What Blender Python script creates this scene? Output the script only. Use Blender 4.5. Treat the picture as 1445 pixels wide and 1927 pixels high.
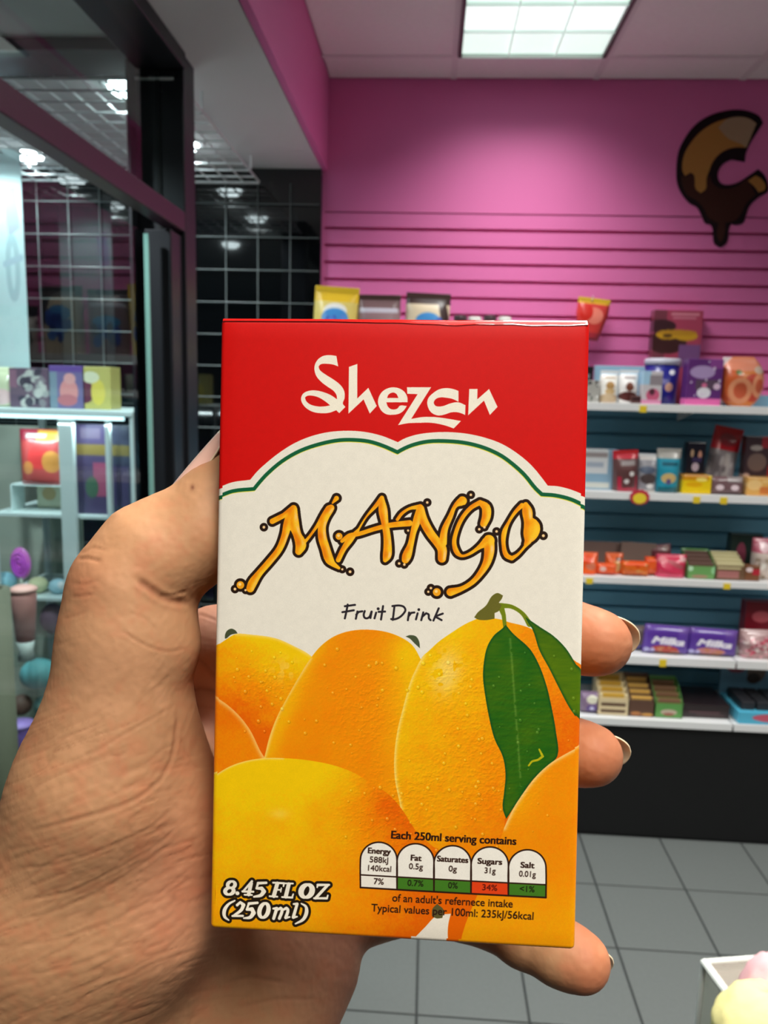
import bpy, bmesh, math, random
import numpy as np
from mathutils import Vector, Matrix

for o in list(bpy.data.objects): bpy.data.objects.remove(o)
SC = bpy.context.scene
COL = SC.collection
PI = math.pi

# ---------------------------------------------------------------- camera, world, lamps, exposure
# The phone is held at eye height (1.6 m), looking a little down and to the left of the slatted back wall (Y = 3 m).
F_PX, CX, CY, EYE = 1445.0, 722.5, 963.5, Vector((0, 0, 1.6))
_y = Vector(((811-CX)/F_PX, (738-CY)/F_PX, 1)).normalized()          # world +Y seen from the camera (x right, y down, z ahead)
_x = Vector((1, .035, 0)); _x.z = -(_x.x*_y.x+_x.y*_y.y)/_y.z; _x.normalize()
_z = _x.cross(_y)
CAM_R = Matrix((_x, _y, _z))                                        # camera axes -> world axes
cam = bpy.data.cameras.new('camera'); cam_ob = bpy.data.objects.new('camera', cam); COL.objects.link(cam_ob)
cam.sensor_fit = 'HORIZONTAL'; cam.sensor_width = 36; cam.lens = 36*F_PX/1445; cam.clip_start = .01
M = Matrix((CAM_R @ Vector((1, 0, 0)), CAM_R @ Vector((0, -1, 0)), CAM_R @ Vector((0, 0, -1)))).transposed().to_4x4()
M.translation = EYE; cam_ob.matrix_world = M
cam.dof.use_dof = True; cam.dof.focus_distance = .142; cam.dof.aperture_fstop = 52
SC.camera = cam_ob

world = bpy.data.worlds.new('night'); SC.world = world; world.use_nodes = True
world.node_tree.nodes['Background'].inputs[0].default_value = (.012, .016, .022, 1)
world.node_tree.nodes['Background'].inputs[1].default_value = .35
SC.view_settings.view_transform = 'Standard'; SC.view_settings.look = 'None'; SC.view_settings.gamma = 1
SC.view_settings.use_curve_mapping = False
SC.view_settings.exposure = 0.0
SC.cycles.use_denoising = True
SC.cycles.max_bounces = 8; SC.cycles.sample_clamp_indirect = 6; SC.cycles.caustics_reflective = False; SC.cycles.caustics_refractive = False

CEIL, SOFFIT, WALL = 2.72, 2.40, 3.0
def area_lamp(name, loc, sx, sy, power, col, spread):
    l = bpy.data.lights.new(name, 'AREA'); l.shape = 'RECTANGLE'; l.size = sx; l.size_y = sy
    l.energy = power; l.color = col; l.spread = math.radians(spread)
    o = bpy.data.objects.new(name, l); COL.objects.link(o); o.location = loc
    return o
# tubes of the louvred ceiling lights: one over the aisle ahead, the others over the room behind the camera
TROFFERS = [((.295, 2.27), 13.5, (1, .985, .955)), ((.30, -.55), 24.5, (1, .95, .87)), ((1.82, 1.27), 30, (1, .97, .92)), ((1.82, -.75), 7, (1, .94, .85)), ((.30, .80), 19, (1, .97, .92))]
for (x, y), p, c in TROFFERS:
    area_lamp('ceiling_light_tubes', (x, y, CEIL-.012), .42, .96, p, c, 128)
DOWNLIGHTS = [(-.85, 2.18), (-.85, 2.67), (-1.45, 2.40), (-1.45, 2.80), (-1.15, 1.50)]  # the last one is added, out of view, to brighten the display stand
for x, y in DOWNLIGHTS:
    l = bpy.data.lights.new('downlight_lamp', 'SPOT'); l.energy = 26 if x != -1.15 else 100; l.color = (.86, .97, 1); l.spot_size = math.radians(150); l.spot_blend = .6; l.shadow_soft_size = .035
    o = bpy.data.objects.new('downlight_lamp', l); COL.objects.link(o); o.location = (x, y, SOFFIT-.034)

def aim_lamp(o, d): o.rotation_euler = Vector(d).to_track_quat('-Z', 'Y').to_euler()
# cold light strip under the top shelf of the window stand
aim_lamp(area_lamp('light_strip_glow', (-1.17, 2.335, 1.475), .40, .012, 1.1, (.84, .97, 1), 170), (0, .35, -1))

# ---------------------------------------------------------------- helpers
def lin(c):
    return tuple(((v/255)/12.92 if v/255 <= .04045 else ((v/255+.055)/1.055)**2.4) for v in c[:3])+(1,)
def mat(name, c, rough=.5, spec=.5, noise=0.0, scale=20, metal=0.0, coat=0.0, emit=None, estr=1.0, bump=0.0, image=None, trans=0.0):
    m = bpy.data.materials.new(name); m.use_nodes = True; nt = m.node_tree; b = nt.nodes['Principled BSDF']
    b.inputs['Base Color'].default_value = lin(c); b.inputs['Roughness'].default_value = rough
    b.inputs['Specular IOR Level'].default_value = spec; b.inputs['Metallic'].default_value = metal
    b.inputs['Coat Weight'].default_value = coat; b.inputs['Coat Roughness'].default_value = .08
    b.inputs['Transmission Weight'].default_value = trans
    if emit: b.inputs['Emission Color'].default_value = lin(emit); b.inputs['Emission Strength'].default_value = estr
    if noise or bump:
        tc = nt.nodes.new('ShaderNodeTexCoord'); n = nt.nodes.new('ShaderNodeTexNoise'); n.inputs['Scale'].default_value = scale; n.inputs['Detail'].default_value = 5
        nt.links.new(tc.outputs['Object'], n.inputs['Vector'])
        if noise and image is None:
            mx = nt.nodes.new('ShaderNodeMix'); mx.data_type = 'RGBA'; L = lin(c)
            mx.inputs[6].default_value = tuple(v*(1-noise) for v in L[:3])+(1,); mx.inputs[7].default_value = tuple(min(1, v*(1+noise)) for v in L[:3])+(1,)
            nt.links.new(n.outputs[0], mx.inputs[0]); nt.links.new(mx.outputs[2], b.inputs['Base Color'])
        if bump:
            bp = nt.nodes.new('ShaderNodeBump'); bp.inputs['Strength'].default_value = bump; bp.inputs['Distance'].default_value = .002
            nt.links.new(n.outputs[0], bp.inputs['Height']); nt.links.new(bp.outputs[0], b.inputs['Normal'])
    if image is not None:
        t = nt.nodes.new('ShaderNodeTexImage'); t.image = image; t.extension = 'EXTEND'
        nt.links.new(t.outputs[0], b.inputs['Base Color'])
    return m
def glass_mat(name, tint, ior=1.45, rough=.0, boost=1.0):
    """Thin pane: clear with a tint, mirror-like towards grazing."""
    m = bpy.data.materials.new(name); m.use_nodes = True; nt = m.node_tree; nt.nodes.clear()
    out = nt.nodes.new('ShaderNodeOutputMaterial'); mx = nt.nodes.new('ShaderNodeMixShader'); tr = nt.nodes.new('ShaderNodeBsdfTransparent'); gl = nt.nodes.new('ShaderNodeBsdfGlossy'); fr = nt.nodes.new('ShaderNodeFresnel')
    tr.inputs[0].default_value = tuple(tint)+(1,); gl.inputs['Roughness'].default_value = rough; fr.inputs[0].default_value = ior
    gl.inputs['Color'].default_value = (boost, boost, boost, 1)
    ge = nt.nodes.new('ShaderNodeNewGeometry'); sb = nt.nodes.new('ShaderNodeMath'); sb.operation = 'SUBTRACT'; sb.inputs[0].default_value = 1; mu = nt.nodes.new('ShaderNodeMath'); mu.operation = 'MULTIPLY'
    nt.links.new(ge.outputs['Backfacing'], sb.inputs[1]); nt.links.new(sb.outputs[0], mu.inputs[0]); nt.links.new(fr.outputs[0], mu.inputs[1])
    nt.links.new(mu.outputs[0], mx.inputs[0]); nt.links.new(tr.outputs[0], mx.inputs[1]); nt.links.new(gl.outputs[0], mx.inputs[2]); nt.links.new(mx.outputs[0], out.inputs[0])
    return m

def pix(px, py, d):
    """World point seen at a photo pixel, d metres ahead of the camera."""
    return EYE + CAM_R @ Vector(((px-CX)/F_PX*d, (py-CY)/F_PX*d, d))
def on_y(px, py, Y):
    v = CAM_R @ Vector(((px-CX)/F_PX, (py-CY)/F_PX, 1)); return EYE + v*(Y/v.y)
def on_z(px, py, Z):
    v = CAM_R @ Vector(((px-CX)/F_PX, (py-CY)/F_PX, 1)); return EYE + v*((Z-EYE.z)/v.z)

class MB:
    def __init__(s): s.v, s.f = [], []
    def add(s, v, f):
        n = len(s.v); s.v += [tuple(p) for p in v]; s.f += [tuple(i+n for i in q) for q in f]; return s
    def box(s, x0, x1, y0, y1, z0, z1):
        return s.add([(x0, y0, z0), (x1, y0, z0), (x1, y1, z0), (x0, y1, z0), (x0, y0, z1), (x1, y0, z1), (x1, y1, z1), (x0, y1, z1)],
                     [(0, 3, 2, 1), (4, 5, 6, 7), (0, 1, 5, 4), (1, 2, 6, 5), (2, 3, 7, 6), (3, 0, 4, 7)])
    def tube(s, pts, r, n=8, cap=True):
        pts = [Vector(p) for p in pts]; rings = []; rs = r if isinstance(r, (list, tuple)) else [r]*len(pts); up = None
        for i, p in enumerate(pts):
            t = ((pts[min(i+1, len(pts)-1)]-pts[max(i-1, 0)])).normalized()
            if up is None: up = Vector((0, 0, 1)) if abs(t.z) < .9 else Vector((1, 0, 0))
            a = t.cross(up).normalized(); b = a.cross(t).normalized(); up = b
            rings.append([p+a*math.cos(2*PI*k/n)*rs[i]+b*math.sin(2*PI*k/n)*rs[i] for k in range(n)])
        v = [q for g in rings for q in g]; f = [(i*n+k, i*n+(k+1) % n, (i+1)*n+(k+1) % n, (i+1)*n+k) for i in range(len(pts)-1) for k in range(n)]
        if cap: f += [tuple(range(n))[::-1], tuple((len(pts)-1)*n+k for k in range(n))]
        return s.add(v, f)
    def lathe(s, prof, n=24, c=(0, 0, 0)):
        v = [(c[0]+r*math.cos(2*PI*k/n), c[1]+r*math.sin(2*PI*k/n), c[2]+z) for r, z in prof for k in range(n)]
        f = [(i*n+k, i*n+(k+1) % n, (i+1)*n+(k+1) % n, (i+1)*n+k) for i in range(len(prof)-1) for k in range(n)]
        f += [tuple(range(n))[::-1], tuple((len(prof)-1)*n+k for k in range(n))]
        return s.add(v, f)
    def prism(s, poly, y0, y1):
        """poly in (x, z), swept along y."""
        n = len(poly)
        return s.add([(x, y0, z) for x, z in poly]+[(x, y1, z) for x, z in poly], [tuple(range(n)), tuple(range(2*n-1, n-1, -1))]+[(i, i+n, (i+1) % n+n, (i+1) % n) for i in range(n)])
    def build(s, name, m, parent=None, smooth=False, bevel=0.0, uv=None, loc=None):
        me = bpy.data.meshes.new(name); me.from_pydata(s.v, [], s.f)
        bm = bmesh.new(); bm.from_mesh(me)
        bmesh.ops.recalc_face_normals(bm, faces=bm.faces)
        if bevel: bmesh.ops.bevel(bm, geom=bm.edges[:], offset=bevel, segments=2, profile=.5, affect='EDGES')
        bm.to_mesh(me); bm.free()
        if smooth: me.shade_smooth()
        for x in (m if isinstance(m, list) else [m]): me.materials.append(x)
        if uv:
            x0, x1, z0, z1 = uv; l = me.uv_layers.new(name='print')
            co = np.empty(len(me.vertices)*3, np.float32); me.vertices.foreach_get('co', co); co = co.reshape(-1, 3)
            vi = np.empty(len(me.loops), np.int32); me.loops.foreach_get('vertex_index', vi); p = co[vi]
            l.data.foreach_set('uv', np.c_[(p[:, 0]-x0)/(x1-x0), (p[:, 2]-z0)/(z1-z0)].astype(np.float32).ravel())
        o = bpy.data.objects.new(name, me); COL.objects.link(o)
        if parent is not None: o.parent = parent
        if loc is not None: o.location = loc
        return o
def tag(o, label=None, cat=None, group=None, kind=None):
    if label: o['label'] = label
    if cat: o['category'] = cat
    if group: o['group'] = group
    if kind: o['kind'] = kind
    return o
def thing(name, label, cat, loc=(0, 0, 0), rot=(0, 0, 0), group=None):
    o = bpy.data.objects.new(name, None); o.empty_display_size = .05; COL.objects.link(o); o.location = loc; o.rotation_euler = rot
    return tag(o, label, cat, group)
def structure(name): 
    o = bpy.data.objects.new(name, None); COL.objects.link(o); o['kind'] = 'structure'; return o
def copy_tree(o, parent=None):
    c = o.copy(); COL.objects.link(c)
    if parent is not None: c.parent = parent
    for ch in list(o.children): copy_tree(ch, c)
    return c
# ---------------------------------------------------------------- room
PINK, BLUE = mat('pink paint', (228, 118, 178), .55, .35, noise=.03, scale=3), mat('blue paint', (112, 172, 198), .6, .3, noise=.04, scale=3)
CEILM = mat('ceiling tile', (226, 222, 220), .9, .1, noise=.05, scale=60, bump=.25)
TEE = mat('ceiling tee', (214, 208, 208), .6, .2); SOFM = mat('white plaster', (214, 212, 212), .85, .15, noise=.03, scale=5)
TILE = mat('grey floor tile', (104, 108, 106), .42, .4, noise=.10, scale=90); GROUT = mat('grout', (62, 64, 64), .9, .1)
BLACK = mat('black laminate', (20, 20, 21), .5, .35, noise=.15, scale=30); FRAME = mat('dark anodised frame', (34, 35, 40), .38, .5, metal=.2)
WHITE = mat('white enamel', (226, 226, 226), .4, .4); WIRE = mat('white wire', (225, 228, 228), .35, .5); WARMW = mat('dull plaster', (132, 122, 124), .8, .2)

floor = MB().box(-3.2, 2.8, -3.2, 4.2, -.05, -.004).build('floor', GROUT); floor['kind'] = 'structure'
t0 = None
for i in range(-8, 9):
    for j in range(0, 8):
        x, y = .6035+.2925*i, 2.369-.2975*j
        if t0 is None:
            t0 = MB().box(-.143, .143, -.1455, .1455, -.008, 0).build('tile', TILE, floor, bevel=.0012); t = t0
        else: t = t0.copy(); COL.objects.link(t)
        t.location = (x+.14625, y+.14875, 0)
c = MB().box(-.41, 2.8, -3.2, 3.05, CEIL+.006, CEIL+.05).build('ceiling', TEE); c['kind'] = 'structure'
xs = [-.45, .042, .548, 1.058, 1.568, 2.078, 2.588]; ys = [2.985, 2.80, 1.78, .76, -.26, -1.28, -2.30]
for i in range(len(xs)-1):
    for j in range(len(ys)-1):
        x0, x1, y0, y1 = max(xs[i], -.41)+.006, xs[i+1]-.006, ys[j+1]+.006, ys[j]-.006
        if any(x0-.05 < tx < x1+.05 and y0-.05 < ty < y1+.05 for (tx, ty), _, _ in TROFFERS): continue
        MB().box(x0, x1, y0, y1, CEIL-.002, CEIL+.006).build('ceiling_panel', CEILM, c)
for x in xs[1:]: MB().box(x-.011, x+.011, -3.2, 2.985, CEIL-.004, CEIL+.004).build('tee_bar', TEE, c)
for y in ys[1:]: MB().box(-.41, 2.8, y-.011, y+.011, CEIL-.0045, CEIL+.0035).build('tee_bar', TEE, c)

wb = MB().box(-.43, 2.8, WALL, 3.08, 0, CEIL+.05).build('wall_back', PINK); wb['kind'] = 'structure'
MB().box(-.43, 2.8, 2.985, WALL, 2.2562, CEIL).build('upper_panel', PINK, wb)
MB().box(-.43, -.4195, 2.982, WALL, .3, 2.2562).build('edge_trim', PINK, wb)
MB().box(-.4195, 2.8, 2.9985, 2.9999, .3, 1.53).build('blue_backing', BLUE, wb)
z = 2.2512; first = {}
while z > .36:
    nz = z-.0613; m = PINK if nz > 1.53 else BLUE
    prof = [(-.4195, nz+.0125), (2.8, nz+.0125), (2.8, z), (-.4195, z)]
    if m.name not in first: s = first[m.name] = MB().prism([(x, q-z) for x, q in prof], 2.985, 2.9983).build('slat', m, wb, loc=(0, 0, z))
    else: s = first[m.name].copy(); COL.objects.link(s); s.location = (0, 0, z)
    z = nz
r = MB().box(2.8, 2.9, -3.2, 3.08, 0, CEIL+.05).build('wall_right', WARMW); r['kind'] = 'structure'
r = MB().box(-3.2, 2.9, -3.3, -3.2, 0, CEIL+.05).build('wall_rear', WARMW); r['kind'] = 'structure'
r = MB().box(-3.3, -3.2, -3.3, 3.08, 0, CEIL+.05).build('wall_left', mat('grey wall', (96, 100, 104), .8, .2)); r['kind'] = 'structure'
# dropped soffit over the shop window, with its pink face
s = MB().box(-3.2, -.43, -3.2, 3.05, SOFFIT, SOFFIT+.02).build('ceiling_soffit', SOFM); s['kind'] = 'structure'
s = MB().box(-.432, -.41, -3.2, 3.0, SOFFIT, CEIL+.02).build('wall_bulkhead', PINK); s['kind'] = 'structure'
# black shop window (night outside) behind the wire grids
w = structure('window_1')
NIGHT = mat('night glass', (7, 9, 11), .03, .6, coat=.5)
MB().box(-3.2, -.43, 2.965, 2.975, .0, SOFFIT).build('pane', NIGHT, w)
for x in (-3.17, -1.75): MB().box(x-.03, x+.03, 2.945, 2.985, 0, SOFFIT).build('mullion', FRAME, w)
# storefront: glazed screen along X = -.69 with a transom bar and a corner post
d = structure('door_1'); XG = -.69
PANE = glass_mat('clear pane', (.90, .96, .95), 1.5); DPANE = glass_mat('door pane', (.88, .95, .94), 1.22)
MB().box(-.752, -.631, 1.985, 2.075, 0, SOFFIT).build('corner_post', FRAME, d, bevel=.004)
MB().box(-.7575, -.7505, 1.94, 1.986, 0, SOFFIT).build('corner_post_stop', FRAME, d)
MB().box(-.70, -.69, 1.982, 1.986, 0, SOFFIT).build('corner_post_groove', mat('black gasket', (8, 8, 9), .7), d)
MB().box(-.75, -.624, -3.19, 1.985, 2.362, SOFFIT).build('head_beam', FRAME, d, bevel=.003)
MB().box(-3.19, -.7505, 1.90, 2.06, 2.372, SOFFIT).build('cross_beam', FRAME, d, bevel=.003)
MB().box(-.672, -.631, -3.19, 1.985, 1.982, 2.030).build('transom_bar', mat('anodised bar with painted reflection', (62, 28, 46), .42, .5), d, bevel=.003)  # maroon reflection put into the bar's own colour
MB().box(-.705, -.64, 1.90, 1.985, 0, 1.972).build('jamb', FRAME, d, bevel=.003)
MB().box(XG-.004, XG+.004, -3.19, 1.985, 2.032, 2.362).build('transom_pane', PANE, d)
MB().box(XG-.004, XG+.004, .55, 1.872, .02, 1.955).build('door_pane', DPANE, d)
MB().box(XG-.0055, XG+.0055, 1.868, 1.875, .02, 1.955).build('pane_edge', mat('polished glass edge', (150, 190, 180), .25, .5), d)
MB().box(-.715, -.631, -.6, .55, 0, 1.972).build('side_panel', FRAME, d)
MB().box(-.72, -.66, -3.19, -.6, 0, 1.972).build('side_screen', FRAME, d)

# ---------------------------------------------------------------- ceiling lights
LOUV = mat('white louvre', (232, 240, 236), .5, .3, emit=(214, 240, 230), estr=.28)
DIFF = mat('lit diffuser', (245, 250, 248), .6, .2, emit=(226, 255, 242), estr=.84); DIFF2 = mat('lit diffuser near the tube ends', (245, 250, 248), .6, .2, emit=(236, 255, 248), estr=1.0)
FR_D, FR_W = mat('dark light frame', (84, 70, 74), .5), mat('pale light frame', (220, 226, 222), .5)
def troffer(x, y, label):
    t = thing('ceiling_light', label, 'ceiling light', (x, y, CEIL), group=None)
    a, b = .232, .512
    for q, m in (((-a-.012, -a, -b, b), FR_D), ((a, a+.012, -b, b), FR_D), ((-a-.012, a+.012, -b-.012, -b), FR_W), ((-a-.012, a+.012, b, b+.012), FR_W)): MB().box(*q, -.014, .03).build('frame_rail', m, t)
    for i in range(3):                                               # softly dished diffuser cells between the louvre blades
        for k in range(6):
            x0, y0 = -a+2*a*i/3, -b+2*b*k/6; w, h = 2*a/3, 2*b/6; m = MB(); n = 6
            m.add([(x0+w*u/n, y0+h*v/n, .004*math.sin(PI*u/n)*math.sin(PI*v/n)) for v in range(n+1) for u in range(n+1)], [(v*(n+1)+u, (v+1)*(n+1)+u, (v+1)*(n+1)+u+1, v*(n+1)+u+1) for v in range(n) for u in range(n)])
            m.build('diffuser_cell', DIFF2 if k in (1, 4) else DIFF, t, smooth=True)
    for k in range(1, 3): MB().box(-a+2*a*k/3-.002, -a+2*a*k/3+.002, -b, b, -.010, .002).build('louvre_blade', LOUV, t)
    for k in range(1, 6): MB().box(-a, a, -b+2*b*k/6-.002, -b+2*b*k/6+.002, -.010, .002).build('louvre_blade', LOUV, t)
    return t
troffer(*TROFFERS[0][0], 'lit louvred ceiling light over the pink slatted wall')
for (x, y), l in zip([q[0] for q in TROFFERS[1:]], ('louvred ceiling light over the aisle behind the camera', 'louvred ceiling light over the middle of the shop', 'louvred ceiling light in the rear corner of the shop', 'louvred ceiling light straight over the camera')): troffer(x, y, l)
DL = mat('downlight lens', (255, 255, 255), .5, .2, emit=(232, 252, 255), estr=11)
for (x, y), l in zip(DOWNLIGHTS, ('round downlight above the grid seen left of the black post', 'round downlight above the grid seen right of the black post', 'round downlight in the left of the window bay, nearer the door', 'round downlight in the left of the window bay, nearer the window', 'added downlight out of view over the lobby, brightening the display stand')):
    t = thing('downlight', l, 'ceiling light', (x, y, SOFFIT))
    MB().lathe([(.060, -.006), (.068, -.004), (.070, 0)], 28).build('trim_ring', WHITE, t, smooth=True)
    MB().lathe([(.012, -.032), (.03, -.029), (.046, -.018), (.05, -.006)], 28).build('lens', DL, t, smooth=True)

# ---------------------------------------------------------------- wire grids of the window bay
DWIRE = mat('grey wire', (112, 120, 120), .4, .5)
def wire_grid(t, x0, x1, uprights, r=.0019):
    """Upright grid in the thing's XZ plane; uprights and rails are wires of their own."""
    for x in uprights: MB().tube([(x, 0, .02), (x, 0, 2.345)], r, 6).build('upright_wire', DWIRE, t)
    for k in range(19):
        z = 2.272-.1185*k; MB().tube([(x0, -.0035, z), (x1, -.0035, z)], r, 6).build('rail_wire', DWIRE, t)
g = thing('wire_grid', 'upright white wire grid panel in front of the black window beside the pink wall', 'wire grid', (0, 2.955, 0))
wire_grid(g, -.99, -.435, (-.905, -.786, -.665, -.543))
g = thing('wire_grid', 'upright white wire grid panel behind the glass and the toy boxes', 'wire grid', (0, 2.955, 0))
wire_grid(g, -2.26, -1.0, [-1.026-.1205*k for k in range(11)])
g = thing('wire_grid', 'white wire grid hanging flat under the soffit of the window bay', 'wire grid', (0, 0, 2.345))
X0, X1, Y0, Y1 = -1.62, -.655, 1.985, 2.93
for k in range(17): x = X0+(X1-X0)*k/16; MB().tube([(x, Y0, 0), (x, Y1, 0)], .0042 if k in (0, 16) else .0032, 6).build('long_wire', WIRE, g)
for k in range(13): y = Y0+(Y1-Y0)*k/12; MB().tube([(X0, y, -.004), (X1, y, -.004)], .0042 if k in (0, 12) else .0032, 6).build('cross_wire', WIRE, g)
for x in (X0, X1):
    for y in (2.22, 2.80): MB().tube([(x, y, 0), (x, y, .052)], .003, 6).build('hanger', WIRE, g)

# ---------------------------------------------------------------- gondola: plinth and shelves
BAY = on_y(1386, 1245, 2.68).x
PH = on_y(1200, 1355, 2.655).z-.0135
p = thing('shelf_plinth', 'black plinth under the lowest sweet shelf', 'plinth', (0, 2.67, 0)); MB().box(-.44, 2.3, 0, .31, 0, PH).build('plinth_panel', BLACK, p, bevel=.002)
SHELVES = {}
YEL = mat('yellow tag', (226, 196, 40), .5); 
def wall_shelf(key, label, x0, x1, yf, ztop, lip, tags=()):
    t = thing('wall_shelf', label, 'shelf', (0, 0, ztop), group='white metal shelves of the sweet display')
    MB().box(x0, x1, yf+.004, 2.982, -.012, 0).build('deck', WHITE, t)
    MB().box(x0, x1, yf-.002, yf+.004, -lip, .003).build('front_rail', WHITE, t, bevel=.0012)
    for bx in np.arange(x0+.15, x1, .40):                         # gusset brackets under the deck
        b = [(2.982, -.06), (2.982, -.012), (yf+.05, -.012)]
        MB().add([(bx, y, z) for y, z in b]+[(bx+.005, y, z) for y, z in b], [(0, 1, 2), (5, 4, 3), (0, 3, 4, 1), (1, 4, 5, 2), (2, 5, 3, 0)]).build('bracket', WHITE, t)
    for px in tags:
        x = on_y(px, 930, yf).x
        MB().box(x-.012, x+.012, yf-.005, yf-.0025, -lip-.004, -.004).build('price_tag', YEL, t, bevel=.0008)
    SHELVES[key] = (ztop, yf)
def zy(py, Y, px=1200): return on_y(px, py, Y).z
for key, y_top, y_bot, yf, tags, lab in ((1, 761, 774, 2.70, (1197,), 'top white shelf of the sweet display, at the foot of the pink slats'), (2, 928, 941, 2.70, (1311, 1362), 'second white shelf from the top, under the packs with the grey bag'),
                                    (3, 1089, 1100, 2.70, (1120, 1384), 'third white shelf from the top, under the orange packs'), (4, 1236, 1250, 2.68, (1274,), 'fourth white shelf from the top, under the purple chocolate packs'), (5, 1355, 1367, 2.655, (), 'lowest white shelf, on the black plinth')):
    zt = zy(y_top, yf); lp = zt-zy(y_bot, yf)
    if key < 4: wall_shelf(key, lab, -.42, 2.2, yf, zt, lp, tags)
    else:
        wall_shelf(key, lab, -.42, BAY-.003, yf, zt, lp, tags)
        wall_shelf(key, ('fourth' if key == 4 else 'lowest')+' white shelf of the right-hand bay, beyond the seam', BAY+.003, 2.2, yf, zt, lp, ())
# ---------------------------------------------------------------- flat print: a small numpy rasteriser
def curved(p, closed, n=4, corner=58):
    """Catmull-Rom through p (x, y, ...); vertices that turn by more than corner degrees stay sharp."""
    p = np.asarray(p, float); N = len(p)
    if N < 4: return p
    if closed:
        a, b = np.roll(p, 1, 0), np.roll(p, -1, 0)
    else:
        a, b = np.vstack([p[:1], p[:-1]]), np.vstack([p[1:], p[-1:]])
    u, v = (p-a)[:, :2], (b-p)[:, :2]
    ang = np.degrees(np.abs(np.arctan2(u[:, 0]*v[:, 1]-u[:, 1]*v[:, 0], (u*v).sum(1))))
    lu, lv = np.hypot(*u.T)+1e-9, np.hypot(*v.T)+1e-9
    tan = ((p-a)/lu[:, None]+(b-p)/lv[:, None])*.5; sharp = ang > corner
    if not closed: sharp[0] = sharp[-1] = True
    out = []
    for i in range(N if closed else N-1):
        j = (i+1) % N; L = lv[i]; ch = (p[j]-p[i])
        m0 = ch if sharp[i] else tan[i]*L; m1 = ch if sharp[j] else tan[j]*L
        if sharp[i] and sharp[j]: out.append(p[i]); continue
        for t in np.arange(n)/n:
            out.append((2*t**3-3*t*t+1)*p[i]+(t**3-2*t*t+t)*m0+(3*t*t-2*t**3)*p[j]+(t**3-t*t)*m1)
    if not closed: out.append(p[-1])
    return np.array(out)

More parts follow.
